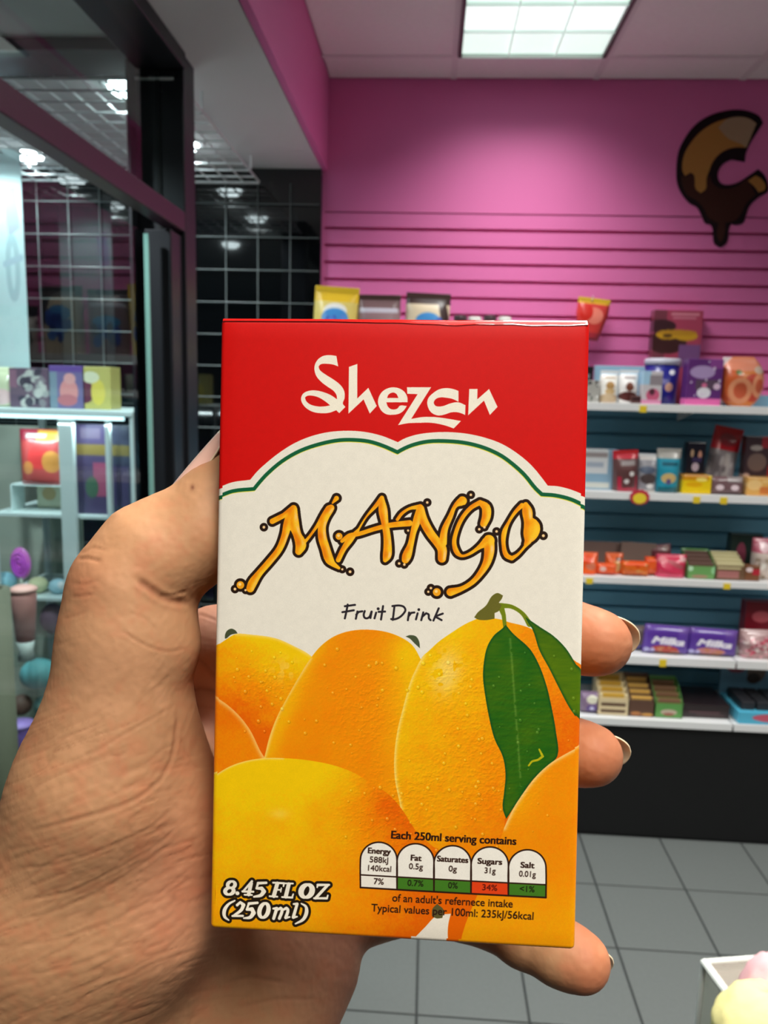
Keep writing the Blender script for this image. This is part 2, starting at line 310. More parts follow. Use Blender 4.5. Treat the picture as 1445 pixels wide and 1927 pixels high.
class Canvas:
    """A flat printed sheet. Points are given in print units and go through self.T to sheet pixels."""
    def __init__(self, w, h, col, T=None):
        self.w, self.h = w, h
        self.im = np.empty((h, w, 3), np.float32); self.im[:] = col
        self.T = T or (lambda p: np.asarray(p, float))
        self.sc = 1.0; self.corner = 58
    def pts(self, p): return self.T(np.asarray(p, float))
    def blend(self, cov, col, box=None):
        x0, y0 = (box[0], box[1]) if box else (0, 0)
        h, w = cov.shape
        v = self.im[y0:y0+h, x0:x0+w]
        v += cov[..., None] * (np.asarray(col, np.float32) - v)
    def fill_edges(self, a, b, ss=3):
        """Even-odd coverage of the edges a->b (sheet pixels)."""
        lo = np.floor(np.minimum(a, b).min(0)).astype(int) - 1; hi = np.ceil(np.maximum(a, b).max(0)).astype(int) + 2
        x0, y0 = max(lo[0], 0), max(lo[1], 0); x1, y1 = min(hi[0], self.w), min(hi[1], self.h)
        if x1 <= x0 or y1 <= y0: return None, None
        cov = np.zeros((y1-y0, x1-x0+1), np.float32)
        d = b - a
        for r in range((y1-y0)*ss):
            y = y0 + (r + .5)/ss
            m = (a[:, 1] <= y) != (b[:, 1] <= y)
            if not m.any(): continue
            xs = np.sort(a[m, 0] + (y - a[m, 1])/d[m, 1]*d[m, 0]) - x0
            row = cov[r//ss]
            for s, e in zip(xs[::2], xs[1::2]):
                s = min(max(s, 0), x1-x0); e = min(max(e, 0), x1-x0)
                i, j = int(s), int(e)
                if i == j: row[i] += e - s
                else:
                    row[i] += i + 1 - s; row[i+1:j] += 1; row[j] += e - j
        return np.clip(cov[:, :-1]/ss, 0, 1), (x0, y0)
    def poly_cov(self, *loops):
        A, B = [], []
        for l in loops:
            p = self.pts(curved(l, True, corner=self.corner)); A.append(p); B.append(np.roll(p, -1, 0))
        return self.fill_edges(np.concatenate(A), np.concatenate(B))
    def poly(self, col, *loops, alpha=1.0):
        c, o = self.poly_cov(*loops)
        if c is not None: self.blend(c*alpha, col, o)
    def stroke_sd(self, strokes, pad):
        """Signed distance (sheet pixels, negative inside) to a set of strokes of varying radius [(x,y,r), ...]."""
        segs = []
        for s in strokes:
            s = curved(s, False, corner=self.corner); p = self.pts(s[:, :2]); r = s[:, 2]*self.sc
            if len(p) == 1: segs.append((p[0], p[0], r[0], r[0]))
            for k in range(len(p)-1): segs.append((p[k], p[k+1], r[k], r[k+1]))
        lo = np.min([np.minimum(a, b)-max(r, q) for a, b, r, q in segs], 0) - pad - 2
        hi = np.max([np.maximum(a, b)+max(r, q) for a, b, r, q in segs], 0) + pad + 3
        x0, y0 = max(int(lo[0]), 0), max(int(lo[1]), 0); x1, y1 = min(int(hi[0]), self.w), min(int(hi[1]), self.h)
        if x1 <= x0 or y1 <= y0: return None, None
        out = np.full((y1-y0, x1-x0), 1e3, np.float32)
        for a, b, r, q in segs:
            m = max(r, q) + pad + 3
            u0 = max(int(min(a[0], b[0])-m), x0); u1 = min(int(max(a[0], b[0])+m)+1, x1)
            v0 = max(int(min(a[1], b[1])-m), y0); v1 = min(int(max(a[1], b[1])+m)+1, y1)
            if u1 <= u0 or v1 <= v0: continue
            X, Y = np.meshgrid(np.arange(u0, u1)+.5-a[0], np.arange(v0, v1)+.5-a[1])
            e = b - a; L = e @ e
            t = np.clip((X*e[0]+Y*e[1])/L, 0, 1) if L > 0 else 0*X
            d = np.hypot(X-t*e[0], Y-t*e[1]) - (r+(q-r)*t)
            v = out[v0-y0:v1-y0, u0-x0:u1-x0]; np.minimum(v, d, out=v)
        return out, (x0, y0)
    def stroke(self, col, strokes, grow=0.0, alpha=1.0):
        d, o = self.stroke_sd(strokes, abs(grow)*self.sc+1)
        if d is not None: self.blend(np.clip(.5-d+grow*self.sc, 0, 1)*alpha, col, o)
    def ellipse(self, col, c, rx, ry, ang=0, alpha=1.0, soft=0.0):
        t = np.linspace(0, 2*math.pi, 28, endpoint=False); ca, sa = math.cos(ang), math.sin(ang)
        p = np.c_[c[0]+rx*np.cos(t)*ca-ry*np.sin(t)*sa, c[1]+rx*np.cos(t)*sa+ry*np.sin(t)*ca]
        self.poly(col, p, alpha=alpha)
    def text(self, col, s, at, size, ang=0, shear=0.0, bold=0.0, align='CENTER', sx=1.0, alpha=1.0):
        """Lettering set in Blender's built-in typeface, print units, baseline angle ang (radians, clockwise on the sheet)."""
        a, b = glyph_edges(s, align)
        if len(a) == 0: return
        def M(p):
            x = (p[:, 0] + shear*p[:, 1])*size*sx; y = -p[:, 1]*size
            return self.pts(np.c_[at[0]+x*math.cos(ang)-y*math.sin(ang), at[1]+x*math.sin(ang)+y*math.cos(ang)])
        c, o = self.fill_edges(M(a), M(b), 4)
        if c is None: return
        if bold > 0:                                              # heavier cut of the same letters
            g = int(math.ceil(bold)); q = np.pad(c, g); f = bold-(g-1); m = q.copy()
            for dx in range(-g, g+1):
                for dy in (-g//2, 0, g//2):
                    m = np.maximum(m, np.roll(np.roll(q, dx, 1), dy, 0)*(f if abs(dx) == g else 1))
            x0, y0 = max(o[0]-g, 0), max(o[1]-g, 0)
            c = m[y0-o[1]+g:, x0-o[0]+g:][:self.h-y0, :self.w-x0]; o = (x0, y0)
        self.blend(c*alpha, col, o)
    def image(self, name):
        img = bpy.data.images.new(name, self.w, self.h)
        px = np.ones((self.h, self.w, 4), np.float32)
        px[..., :3] = np.clip(self.im[::-1], 0, 255)/255.0
        img.pixels.foreach_set(px.ravel()); img.update(); img.pack()
        return img

_glyphs = {}
def glyph_edges(s, align):
    k = (s, align)
    if k in _glyphs: return _glyphs[k]
    cu = bpy.data.curves.new('lettering', 'FONT'); cu.body = s; cu.fill_mode = 'NONE'
    cu.align_x = align; cu.resolution_u = 4
    ob = bpy.data.objects.new('lettering', cu); bpy.context.scene.collection.objects.link(ob)
    me = bpy.data.meshes.new_from_object(ob.evaluated_get(bpy.context.evaluated_depsgraph_get()))
    co = np.empty(len(me.vertices)*3); me.vertices.foreach_get('co', co); co = co.reshape(-1, 3)[:, :2]
    ed = np.empty(len(me.edges)*2, int); me.edges.foreach_get('vertices', ed); ed = ed.reshape(-1, 2)
    bpy.data.objects.remove(ob); bpy.data.curves.remove(cu); bpy.data.meshes.remove(me)
    _glyphs[k] = (co[ed[:, 0]], co[ed[:, 1]]) if len(ed) else (co[:0], co[:0])
    return _glyphs[k]

def vnoise(X, Y, seed=0):
    """Smooth value noise in [0,1]."""
    xi = np.floor(X).astype(np.int64); yi = np.floor(Y).astype(np.int64); fx = X-xi; fy = Y-yi
    fx = fx*fx*(3-2*fx); fy = fy*fy*(3-2*fy)
    def h(i, j):
        n = (i*374761393 + j*668265263 + seed*974634777) & 0x7fffffff
        n = ((n ^ (n >> 13))*1274126177) & 0x7fffffff
        return ((n ^ (n >> 16)) & 0xffff)/65535.0
    return ((h(xi, yi)*(1-fx)+h(xi+1, yi)*fx)*(1-fy) + (h(xi, yi+1)*(1-fx)+h(xi+1, yi+1)*fx)*fy).astype(np.float32)
def box_blur(a, r):
    for ax in (0, 1):
        for _ in range(2):
            p = np.pad(a, [(r+1, r) if k == ax else (0, 0) for k in (0, 1)], mode='edge').cumsum(ax)
            n = a.shape[ax]
            a = (np.take(p, np.arange(2*r+1, 2*r+1+n), ax) - np.take(p, np.arange(n), ax))/(2*r+1)
    return a

# ---------------------------------------------------------------- the front of the carton
CART_QUAD = [(415, 599), (1110, 604), (1083, 1790), (395, 1748)]      # print units at the four corners of the panel
def homography(src, dst):
    A = []
    for (x, y), (u, v) in zip(src, dst):
        A += [[x, y, 1, 0, 0, 0, -u*x, -u*y, -u], [0, 0, 0, x, y, 1, -v*x, -v*y, -v]]
    return np.linalg.svd(np.array(A, float))[2][-1].reshape(3, 3)
def happly(Hm, p):
    p = np.asarray(p, float); q = np.c_[p, np.ones(len(p))] @ Hm.T
    return q[:, :2]/q[:, 2:]

def carton_art():
    W, H = 990, 1672
    Hm = homography(CART_QUAD, [(0, 0), (W, 0), (W, H), (0, H)])
    C = Canvas(W, H, (234, 228, 214), lambda p: happly(Hm, p)); C.sc = 1.42
    gx, gy = np.meshgrid(np.arange(W)+.5, np.arange(H)+.5)
    P = happly(np.linalg.inv(Hm), np.c_[gx.ravel(), gy.ravel()]).astype(np.float32)
    PX, PY = P[:, 0].reshape(H, W), P[:, 1].reshape(H, W)
    k = lambda pts, o, s: [(o[0]+x/s, o[1]+y/s) for x, y in pts]
    # red field over two white scallops, with a green line
    L = lambda pts: k(pts, (400, 780), 4.014); R = lambda pts: k(pts, (750, 780), 4.014)
    red = L([(-40, 575), (60, 540), (150, 508), (285, 490), (340, 425), (400, 370), (500, 290), (620, 215), (740, 165), (880, 132), (1020, 123), (1150, 132), (1280, 162), (1400, 210)]) + \
        R([(40, 185), (130, 155), (250, 138), (380, 135), (520, 148), (660, 180), (780, 225), (900, 300), (1000, 385), (1080, 480), (1125, 540), (1200, 545), (1300, 570), (1405, 612), (1480, 645)])
    C.corner = 30
    C.poly((206, 14, 10), red + [(1140, 560), (380, 560)])
    grn = L([(10, 625), (50, 612), (150, 576), (315, 559), (355, 510), (410, 450), (525, 352), (665, 272), (825, 219), (960, 194), (1060, 192), (1180, 204), (1285, 236), (1398, 286)]) + \
        R([(5, 278), (100, 234), (220, 206), (380, 204), (515, 219), (645, 254), (772, 313), (872, 387), (952, 462), (1032, 560), (1080, 606), (1180, 614), (1300, 644), (1405, 694), (1460, 725)])
    C.stroke((228, 214, 60), [[(x-.6, y+1.6, 3.2) for x, y in grn]]); C.stroke((14, 92, 56), [[(x, y, 3.5) for x, y in grn]])
    C.corner = 58
    # brand lettering
    a = lambda pts: k(pts, (550, 660), 7.225); b = lambda pts: k(pts, (740, 660), 7.225)
    wh = (240, 232, 214)
    C.poly(wh, a([(600, 70), (625, 215), (560, 190), (450, 178), (385, 185), (358, 215), (375, 260), (450, 320), (560, 390), (650, 460), (700, 530), (715, 590), (712, 650), (690, 720), (725, 765), (640, 850), (600, 810), (500, 845), (400, 850), (280, 830), (180, 770), (130, 700), (120, 640), (150, 580), (220, 545), (310, 538), (420, 560), (520, 600), (610, 660), (600, 600), (560, 545), (480, 490), (390, 420), (325, 340), (300, 250), (310, 180), (350, 115), (420, 70), (500, 58)]),
           a([(175, 635), (200, 615), (280, 612), (370, 640), (450, 690), (515, 742), (450, 755), (340, 755), (240, 725), (190, 680)]))
    C.poly(wh, a([(770, 220), (885, 180), (885, 650), (1035, 505), (1150, 755), (1055, 858), (970, 665), (765, 858)]))
    C.poly(wh, b([(195, 700), (190, 630), (150, 560), (80, 515), (0, 500), (-80, 515), (-150, 560), (-195, 630), (-208, 700), (-190, 770), (-150, 830), (-90, 868), (-10, 875), (80, 860), (140, 820), (185, 755), (90, 750), (60, 785), (27, 800), (-33, 795), (-73, 760), (-93, 705), (195, 705)]),
           b([(-83, 645), (-63, 600), (-3, 572), (40, 590), (70, 645)]))
    C.poly(wh, b([(185, 500), (515, 500), (245, 930), (400, 905), (560, 905), (750, 930), (920, 960), (820, 1062), (700, 1020), (520, 985), (330, 985), (200, 990), (65, 1015), (330, 595), (190, 590)]))
    C.poly(wh, b([(540, 580), (620, 530), (720, 512), (810, 525), (885, 550), (885, 700), (800, 660), (720, 645), (640, 640), (580, 660), (550, 710), (570, 750), (610, 762), (680, 755), (760, 725), (850, 705), (900, 710), (980, 745), (975, 880), (920, 855), (850, 840), (780, 845), (720, 865), (640, 885), (580, 880), (510, 840), (470, 770), (460, 700), (480, 640)]))
    C.poly(wh, b([(1030, 525), (1143, 525), (1140, 665), (1300, 525), (1415, 770), (1310, 880), (1230, 685), (1015, 885)]))
    # mangoes, back to front
    rng = np.random.RandomState(4)
    n1 = vnoise(PX/9, PY/9, 3); n2 = vnoise(PX/33, PY/33, 5); n3 = vnoise(PX/3.2, PY/3.2, 8)
    def lerp(t, stops):
        t = np.clip(t, 0, 1); out = np.empty(t.shape+(3,), np.float32)
        xs = [s[0] for s in stops]
        for c in range(3): out[..., c] = np.interp(t, xs, [s[1][c] for s in stops])
        return out
    def blob(x, y, rx, ry, ang=0):
        ca, sa = math.cos(ang), math.sin(ang); dx, dy = PX-x, PY-y
        return np.exp(-(((dx*ca+dy*sa)/rx)**2 + ((-dx*sa+dy*ca)/ry)**2))
    def mango(loop, colr, rim=None, rimc=(250, 206, 140), rw=7.0):
        cov, o = C.poly_cov(loop)
        h, w = cov.shape; v = C.im[o[1]:o[1]+h, o[0]:o[0]+w]
        v += cov[..., None]*(colr[o[1]:o[1]+h, o[0]:o[0]+w]-v)
        if rim is not None:
            d, o2 = C.stroke_sd([[(x, y, .1) for x, y in rim]], rw*C.sc*2)
            m = np.exp(-(np.maximum(d, 0)/(rw*C.sc))**2)*.75
            full = np.zeros((H, W), np.float32); full[o2[1]:o2[1]+d.shape[0], o2[0]:o2[0]+d.shape[1]] = m
            v += (cov*full[o[1]:o[1]+h, o[0]:o[0]+w])[..., None]*(np.array(rimc, np.float32)-v)
    YEL, GOLD, ORA, DEEP, PALE = (243, 198, 8), (242, 166, 6), (240, 136, 3), (230, 100, 2), (246, 206, 96)
    ramp = [(0, YEL), (.35, GOLD), (.7, ORA), (1, DEEP)]
    g5 = lambda pts: k(pts, (720, 1110), 3.803); g6 = lambda pts: k(pts, (390, 1400), 3.905)
    sp = (n1-.5)*.10 + (n3-.5)*.10 + (n2-.5)*.12
    colA = lerp(.05+((PY-1200)/170)+(470-PX)/260*.6+sp*1.6, ramp)
    pa = blob(540, 1258, 26, 22)*.55*(n1 > .35); colA += pa[..., None]*(np.array(PALE)-colA)
    mango([(380, 1240), (408, 1215), (425, 1203), (445, 1192), (470, 1193), (520, 1200), (555, 1215), (585, 1232), (640, 1300), (600, 1480), (380, 1480)], colA, [(445, 1192), (470, 1193), (520, 1200), (555, 1215), (585, 1232)], (250, 214, 110), 4)
    C.poly((70, 78, 52), k([(138, 190), (160, 150), (205, 128), (250, 145), (275, 178), (200, 195), (150, 235), (135, 235)], (400, 1160), 5.78))
    colC = lerp(.86+sp*.8-(PY-1310)/900, ramp)
    mango([(380, 1300), (404, 1310), (440, 1335), (470, 1370), (490, 1410), (506, 1440), (480, 1540), (380, 1540)], colC, [(404, 1310), (440, 1335), (470, 1370), (490, 1410), (506, 1440)], (250, 200, 120), 6)
    colB = lerp(.66+sp*.7 - blob(800, 1330, 62, 200)*.55 - np.exp(-((PX-498-(1425-PY)*.45)/22)**2)*.35 - blob(760, 1235, 30, 40)*.25, ramp)
    mango([(490, 1450), (498, 1425), (508, 1385), (522, 1348), (542, 1310), (560, 1278), (585, 1238), (605, 1214), (630, 1196), (660, 1186), (700, 1184), (740, 1192), (775, 1212), (792, 1240), (820, 1300), (800, 1520), (500, 1520)], colB, [(498, 1425), (522, 1348), (560, 1278), (585, 1238)], (250, 212, 120), 4)
    C.poly((72, 82, 56), g5([(165, 330), (200, 320), (240, 330), (262, 365), (268, 415), (230, 380), (195, 345)]))
    colD = lerp(.02+(PX-770)/330*.55+(PY-1230)/420*.55+sp*1.3 + (PX > 950)*.22, ramp)
    pa = np.clip(blob(840, 1265, 26, 40, .2)*1.3, 0, 1)*.62*(n1 > .3); colD += pa[..., None]*(np.array((246, 216, 128))-colD)
    outD = g5([(130, 1560), (90, 1350), (85, 1200), (108, 1000), (150, 830), (200, 650), (240, 560), (290, 470), (330, 435), (400, 370), (500, 300), (570, 255), (640, 220), (700, 200), (850, 212), (900, 230), (1000, 255), (1060, 278), (1150, 340)])
    mango(outD + [(1130, 1300), (1130, 1800), (760, 1800)], colD, outD[:8], (251, 222, 130), 5)
    colD2 = lerp(.8+sp+(PY-1560)/500*.2, ramp)
    colE = lerp(.10+np.clip((PX-560)/190, 0, 2)*.55+(PY-1500)/900+sp*1.2-np.clip((1530-PY)/90, 0, 1)*.22*np.clip((740-PX)/120, 0, 1) + blob(735, 1505, 60, 70)*.35, ramp)
    pa = blob(527, 1530, 18, 10)*.5; colE += pa[..., None]*(np.array((248, 214, 96))-colE)
    outE = g6([(-20, 280), (40, 240), (150, 170), (250, 130), (400, 100), (560, 97), (760, 115), (950, 155), (1100, 215), (1200, 280), (1330, 360), (1430, 470)])
    mango(outE + [(790, 1570), (900, 1640), (1120, 1700), (1120, 1830), (370, 1830)], colE, outE[:6], (250, 216, 130), 3)
    colF = lerp(.66-np.clip((PY-1640)/400,0,.2)+sp*.8-blob(985, 1500, 30, 90, .6)*.2, ramp)
    outF = g5([(1440, 1115), (1400, 1130), (1300, 1180), (1200, 1240), (1100, 1330), (1000, 1460), (930, 1570), (870, 1700)]) + [(935, 1600)]
    # leaves and stalks
    o5 = lambda pts: [(720+x/3.803, 1110+y/3.803, r/3.803) for x, y, r in pts]
    stem = g5([(655, 195), (680, 160), (740, 110), (780, 45), (820, 22), (860, 40), (850, 65), (830, 90), (850, 110), (830, 150), (800, 165), (800, 205), (740, 215), (680, 210)])
    C.stroke((112, 128, 20), [o5([(840, 112, 19), (920, 120, 14), (1000, 170, 14), (1050, 245, 20)]), o5([(845, 120, 22), (865, 180, 15), (875, 270, 12)])])
    C.poly((104, 100, 38), stem)
    leaf2 = g5([(1020, 195), (1130, 270), (1220, 330), (1310, 420), (1380, 530), (1440, 630), (1440, 990), (1412, 950), (1340, 850), (1250, 680), (1190, 560), (1120, 430), (1070, 280), (1040, 235)])
    leaf1 = g5([(880, 250), (930, 310), (1050, 420), (1110, 520), (1170, 680), (1210, 850), (1240, 1020), (1250, 1190), (1180, 1260), (1080, 1350), (980, 1490), (885, 1635), (860, 1560), (870, 1440), (880, 1320), (860, 1190), (800, 1060), (760, 900), (735, 760), (718, 620), (725, 510), (750, 400), (800, 320), (850, 280)])
    for lf, c0, c1 in ((leaf2, (84, 116, 10), (60, 100, 14)), (leaf1, (62, 104, 14), (30, 92, 18))):
        lc = np.array(c0, np.float32)+(np.array(c1)-np.array(c0))*np.clip(.45+(n2-.5)*.8+(vnoise(PX/20, PY/3, 2)-.5)*.5, 0, 1)[..., None]
        mango(lf, lc, lf+[lf[0]], (12, 70, 34), 3)
    vein = np.exp(-((PX-(958+(PY-1180)*.075))/2.2)**2)*(PY > 1200)*(PY < 1480)*.22*(n1 > .25)
    C.im += vein[..., None]*(np.array((196, 214, 120), np.float32)-C.im)*(C.im[..., :1] < 110)
    C.stroke((186, 176, 20), [o5([(1120, 1140, 6), (1145, 1190, 9), (1110, 1215, 8), (1070, 1225, 7), (1045, 1255, 6)])])
    mango(outF + [(900, 1680), (870, 1760), (860, 1840), (1140, 1840)], colF, outF[:8], (251, 214, 150), 5)
    # drops of water, in the print
    wet = sum(blob(x, y, a, b) for x, y, a, b in ((500, 1285, 60, 40), (850, 1275, 60, 70), (900, 1400, 90, 90), (990, 1330, 60, 130), (770, 1500, 80, 60), (880, 1500, 80, 60), (700, 1560, 70, 50), (690, 1330, 70, 120)))
    wv = vnoise(PX/7, PY/4.5, 41)*.6+vnoise(PX/3.4, PY/2.6, 42)*.4; em = (np.gradient(wv, axis=0)*.8+np.gradient(wv, axis=1)*.5)*np.clip(wet, 0, 1)*(wv > .42)
    C.im = np.clip(C.im*(1+np.clip(em*.85, -.2, .2)[..., None]*(C.im[..., 2:3] < 140)), 0, 255)
    for _ in range(330):
        x, y = rng.uniform(420, 1085), rng.uniform(1215, 1640)
        d = 0.0
        for cx_, cy_, s in ((500, 1285, 60), (850, 1290, 80), (880, 1400, 80), (960, 1300, 70), (1010, 1300, 60), (770, 1500, 70), (720, 1560, 60), (860, 1480, 90), (690, 1300, 60)):
            d = max(d, math.exp(-((x-cx_)**2+(y-cy_)**2)/(2*s*s)))
        if rng.rand() > d: continue
        i, j = C.pts([(x, y)])[0].astype(int)
        if not (0 <= i < W and 0 <= j < H): continue
        base = C.im[j, i].copy()
        if base[2] > 150: continue
        r = rng.uniform(1.2, 4.2)
        C.ellipse(base*.84, (x+.5, y+.9), r, r*rng.uniform(.7, 1.3), alpha=.75); C.ellipse(np.minimum(base*1.1+14, 255), (x-.3, y-.3), r*.8, r*.8, alpha=.8)
        C.ellipse((255, 232, 150) if base[0] > 150 else (150, 176, 90), (x-r*.2, y-r*.3), r*.3, r*.3, alpha=.6)
    g8 = lambda pts: k(pts, (660, 1550), 3.705)
    # white gap and stalk of the lowest mango
    C.poly((238, 230, 214), g8([(600, 640), (700, 625), (684, 690), (678, 760), (680, 840), (660, 900), (330, 900), (430, 812), (520, 720)]))
    C.poly((92, 86, 46), g8([(605, 555), (650, 600), (640, 655), (600, 658), (568, 640), (572, 590)]))
    # splashed lettering
    def st(off, rows): return [[(off[0]+x/7.225, off[1]+y/7.225, r/7.225) for x, y, r in row] for row in rows]
    S = st((430, 900), [[(600, 580, 38), (760, 500, 36), (890, 405, 46)], [(870, 440, 60), (815, 600, 62), (775, 760, 50), (700, 950, 45), (560, 1130, 45), (420, 1290, 46), (330, 1420, 62), (300, 1490, 56)],
        [(900, 420, 42), (880, 560, 80), (940, 760, 58), (990, 900, 76), (960, 990, 48)], [(1020, 880, 28), (1080, 820, 20), (1200, 660, 22), (1330, 480, 48), (1400, 400, 46)]])
    S += st((600, 900), [[(190, 335, 12), (245, 270, 34)], [(150, 420, 58), (90, 520, 58), (50, 650, 55), (55, 800, 60), (100, 950, 60), (150, 1100, 60), (190, 1150, 42), (280, 1215, 20)],
        [(860, 265, 30), (790, 360, 28), (650, 520, 13), (540, 700, 14)], [(540, 700, 20), (430, 830, 44), (340, 960, 36), (270, 1105, 34)], [(320, 850, 25), (420, 780, 34), (560, 750, 30), (750, 690, 30), (950, 640, 35), (1235, 610, 42)],
        [(860, 280, 34), (875, 430, 62), (900, 600, 50), (930, 780, 50), (938, 950, 58), (930, 1050, 58), (905, 1110, 30)]])
    S += st((730, 900), [[(130, 560, 22), (190, 480, 22), (300, 410, 20), (440, 390, 38)], [(440, 410, 48), (400, 560, 56), (350, 720, 42), (310, 900, 42), (255, 1060, 62), (240, 1105, 50)],
        [(450, 410, 44), (480, 560, 58), (580, 750, 58), (680, 880, 58), (735, 960, 64), (735, 1090, 56)], [(745, 880, 55), (770, 700, 44), (850, 520, 33), (920, 370, 30), (1010, 310, 62)],
        [(1300, 620, 48), (1335, 520, 60), (1330, 400, 58), (1250, 332, 34), (1130, 400, 30), (1010, 540, 28), (930, 720, 28), (900, 880, 30), (940, 1010, 34), (1000, 1055, 20), (1100, 1030, 20), (1250, 930, 33), (1370, 850, 78)],
        [(1370, 850, 74), (1375, 1000, 68), (1340, 1150, 54), (1250, 1300, 40), (1150, 1410, 34), (1000, 1500, 34), (850, 1545, 54)]])
    S += st((860, 900), [[(880, 372, 32), (800, 450, 25), (700, 600, 20), (640, 740, 34), (630, 900, 28), (670, 1050, 34), (740, 1090, 30), (820, 1040, 20), (920, 930, 20), (970, 860, 40)],
        [(930, 362, 34), (950, 450, 68), (970, 580, 65), (1015, 670, 108), (1000, 750, 100), (960, 850, 45), (930, 900, 25)]])
    D = st((430, 900), [[(485, 660, 20)], [(165, 1445, 54)], [(90, 1500, 20)], [(235, 1515, 16)]]) + st((600, 900), [[(325, 1232, 16)], [(430, 1265, 20)], [(280, 785, 48)], [(1215, 710, 16)]]) + \
        st((730, 900), [[(535, 330, 18)], [(1125, 228, 18)], [(155, 1155, 18)], [(225, 1170, 18)], [(665, 1545, 54)], [(585, 1490, 18)], [(550, 1540, 16)], [(1240, 695, 18)], [(1310, 668, 18)]]) + st((860, 900), [[(535, 725, 18)], [(1170, 785, 20)]])
    dark = (38, 22, 14)
    C.stroke(dark, S + D, 5.5)
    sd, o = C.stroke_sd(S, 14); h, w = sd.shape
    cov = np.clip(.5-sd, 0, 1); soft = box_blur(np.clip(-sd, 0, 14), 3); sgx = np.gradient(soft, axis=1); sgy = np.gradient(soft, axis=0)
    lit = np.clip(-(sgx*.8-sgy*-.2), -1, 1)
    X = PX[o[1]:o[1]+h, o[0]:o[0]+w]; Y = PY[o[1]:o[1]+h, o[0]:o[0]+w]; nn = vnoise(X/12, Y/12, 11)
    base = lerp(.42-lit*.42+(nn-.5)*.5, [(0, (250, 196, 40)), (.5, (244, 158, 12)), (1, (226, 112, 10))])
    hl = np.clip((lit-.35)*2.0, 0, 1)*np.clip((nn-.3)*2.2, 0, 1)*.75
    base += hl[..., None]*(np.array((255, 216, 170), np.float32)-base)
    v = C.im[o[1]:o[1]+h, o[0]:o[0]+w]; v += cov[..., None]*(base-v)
    for d in D:
        (x, y, r), = d
        C.stroke((240, 162, 30) if r > 5 else (238, 196, 140), [d]); C.ellipse((255, 226, 160), (x-r*.15, y-r*.2), r*.4, r*.4, alpha=.8)
    # hand-written line
    f = lambda rows: [[(630+x/6.568, 1110+y/6.568, (q[0] if q else 12.5)/6.568) for x, y, *q in row] for row in rows]
    C.stroke((40, 34, 40), f([[(130, 195), (255, 178)], [(165, 175), (150, 260), (130, 345)], [(100, 268), (240, 245)], [(285, 260), (265, 350)], [(270, 300), (300, 265), (345, 258)], [(375, 255), (362, 300), (372, 335), (395, 345), (430, 330), (458, 262)], [(460, 262), (445, 340)], [(515, 275), (495, 345)], [(540, 228, 18)],
        [(600, 195), (575, 360)], [(545, 265), (625, 262)], [(740, 195), (720, 365)], [(715, 195), (800, 188), (855, 205), (875, 245), (850, 290), (800, 335), (740, 358), (700, 355)], [(920, 275), (905, 370)], [(915, 320), (945, 280), (985, 275)], [(1025, 285), (1005, 360)], [(1040, 240, 17)],
        [(1095, 275), (1070, 370)], [(1080, 330), (1130, 285), (1160, 300), (1165, 350), (1185, 370)], [(1285, 225), (1220, 375)], [(1335, 290), (1240, 325), (1320, 370)]]))
    # contents line, heavy italic
    e = lambda rows: [[(400+x/6.02, 1630+y/6.02, r/6.02) for x, y, r in row] for row in rows]
    def ring(x, y, rx, ry, r0, r1, n=20, sh=.18):
        return [(x+rx*math.cos(t)-sh*ry*math.sin(t), y+ry*math.sin(t), r0+(r1-r0)*abs(math.cos(t))) for t in np.linspace(0, 2*math.pi, n)]
    Z = e([ring(215, 208, 42, 40, 12, 20), ring(190, 284, 48, 40, 12, 22), [(280, 310, 22)], [(450, 165, 12), (345, 288, 10)], [(340, 288, 12), (462, 290, 11)], [(440, 190, 20), (408, 325, 20)], [(362, 328, 9), (445, 330, 9)],
        [(520, 187, 15), (612, 182, 13)], [(518, 190, 12), (500, 250, 11)], [(500, 250, 12), (560, 248, 20), (583, 285, 24), (550, 330, 19), (468, 350, 9)],
        [(738, 190, 21), (695, 338, 22)], [(690, 180, 9), (815, 187, 11)], [(815, 187, 9), (807, 222, 7)], [(720, 262, 8), (775, 265, 8)], [(783, 243, 6), (775, 288, 6)], [(648, 342, 9), (735, 345, 9)],
        [(868, 198, 21), (832, 342, 22)], [(822, 188, 8), (915, 190, 8)], [(790, 349, 9), (905, 352, 11)], [(918, 312, 7), (904, 352, 9)], ring(1070, 275, 62, 72, 14, 31, 28), [(1197, 206, 14), (1325, 204, 10)], [(1308, 208, 15), (1172, 356, 15)], [(1155, 358, 10), (1298, 358, 12)], [(1310, 325, 7), (1300, 360, 9)], [(1195, 202, 7), (1190, 232, 7)],
        [(252, 392, 7), (180, 432, 13), (136, 500, 20), (140, 570, 16), (185, 608, 7)], [(280, 440, 14), (315, 410, 12), (352, 440, 20), (330, 490, 17), (240, 558, 11)], [(228, 561, 10), (345, 560, 12)],
        [(412, 425, 14), (510, 416, 12)], [(412, 425, 11), (390, 490, 11)], [(390, 488, 12), (450, 484, 20), (468, 525, 24), (430, 575, 18), (358, 586, 8)], ring(585, 500, 50, 78, 13, 24, 28), [(690, 478, 9), (730, 478, 18), (695, 590, 16)], [(730, 495, 10), (775, 472, 15), (790, 490, 16), (760, 588, 16)], [(795, 495, 10), (840, 472, 15), (856, 490, 16), (832, 580, 16), (878, 572, 7)],
        [(922, 425, 9), (962, 424, 15), (918, 575, 17), (962, 568, 7)], [(1010, 420, 7), (1060, 452, 14), (1068, 520, 20), (1030, 600, 16), (942, 650, 7)]])
    C.stroke((34, 24, 14), Z, 5.2); C.stroke((244, 236, 218), Z, .4)
    # nutrition panel
    ink = (44, 22, 14); slope = .0515; xs = [70, 325, 582, 840, 1100, 1362]
    yb = lambda x: 441+.0575*(x-70); ym = lambda x: 352+.057*(x-70)
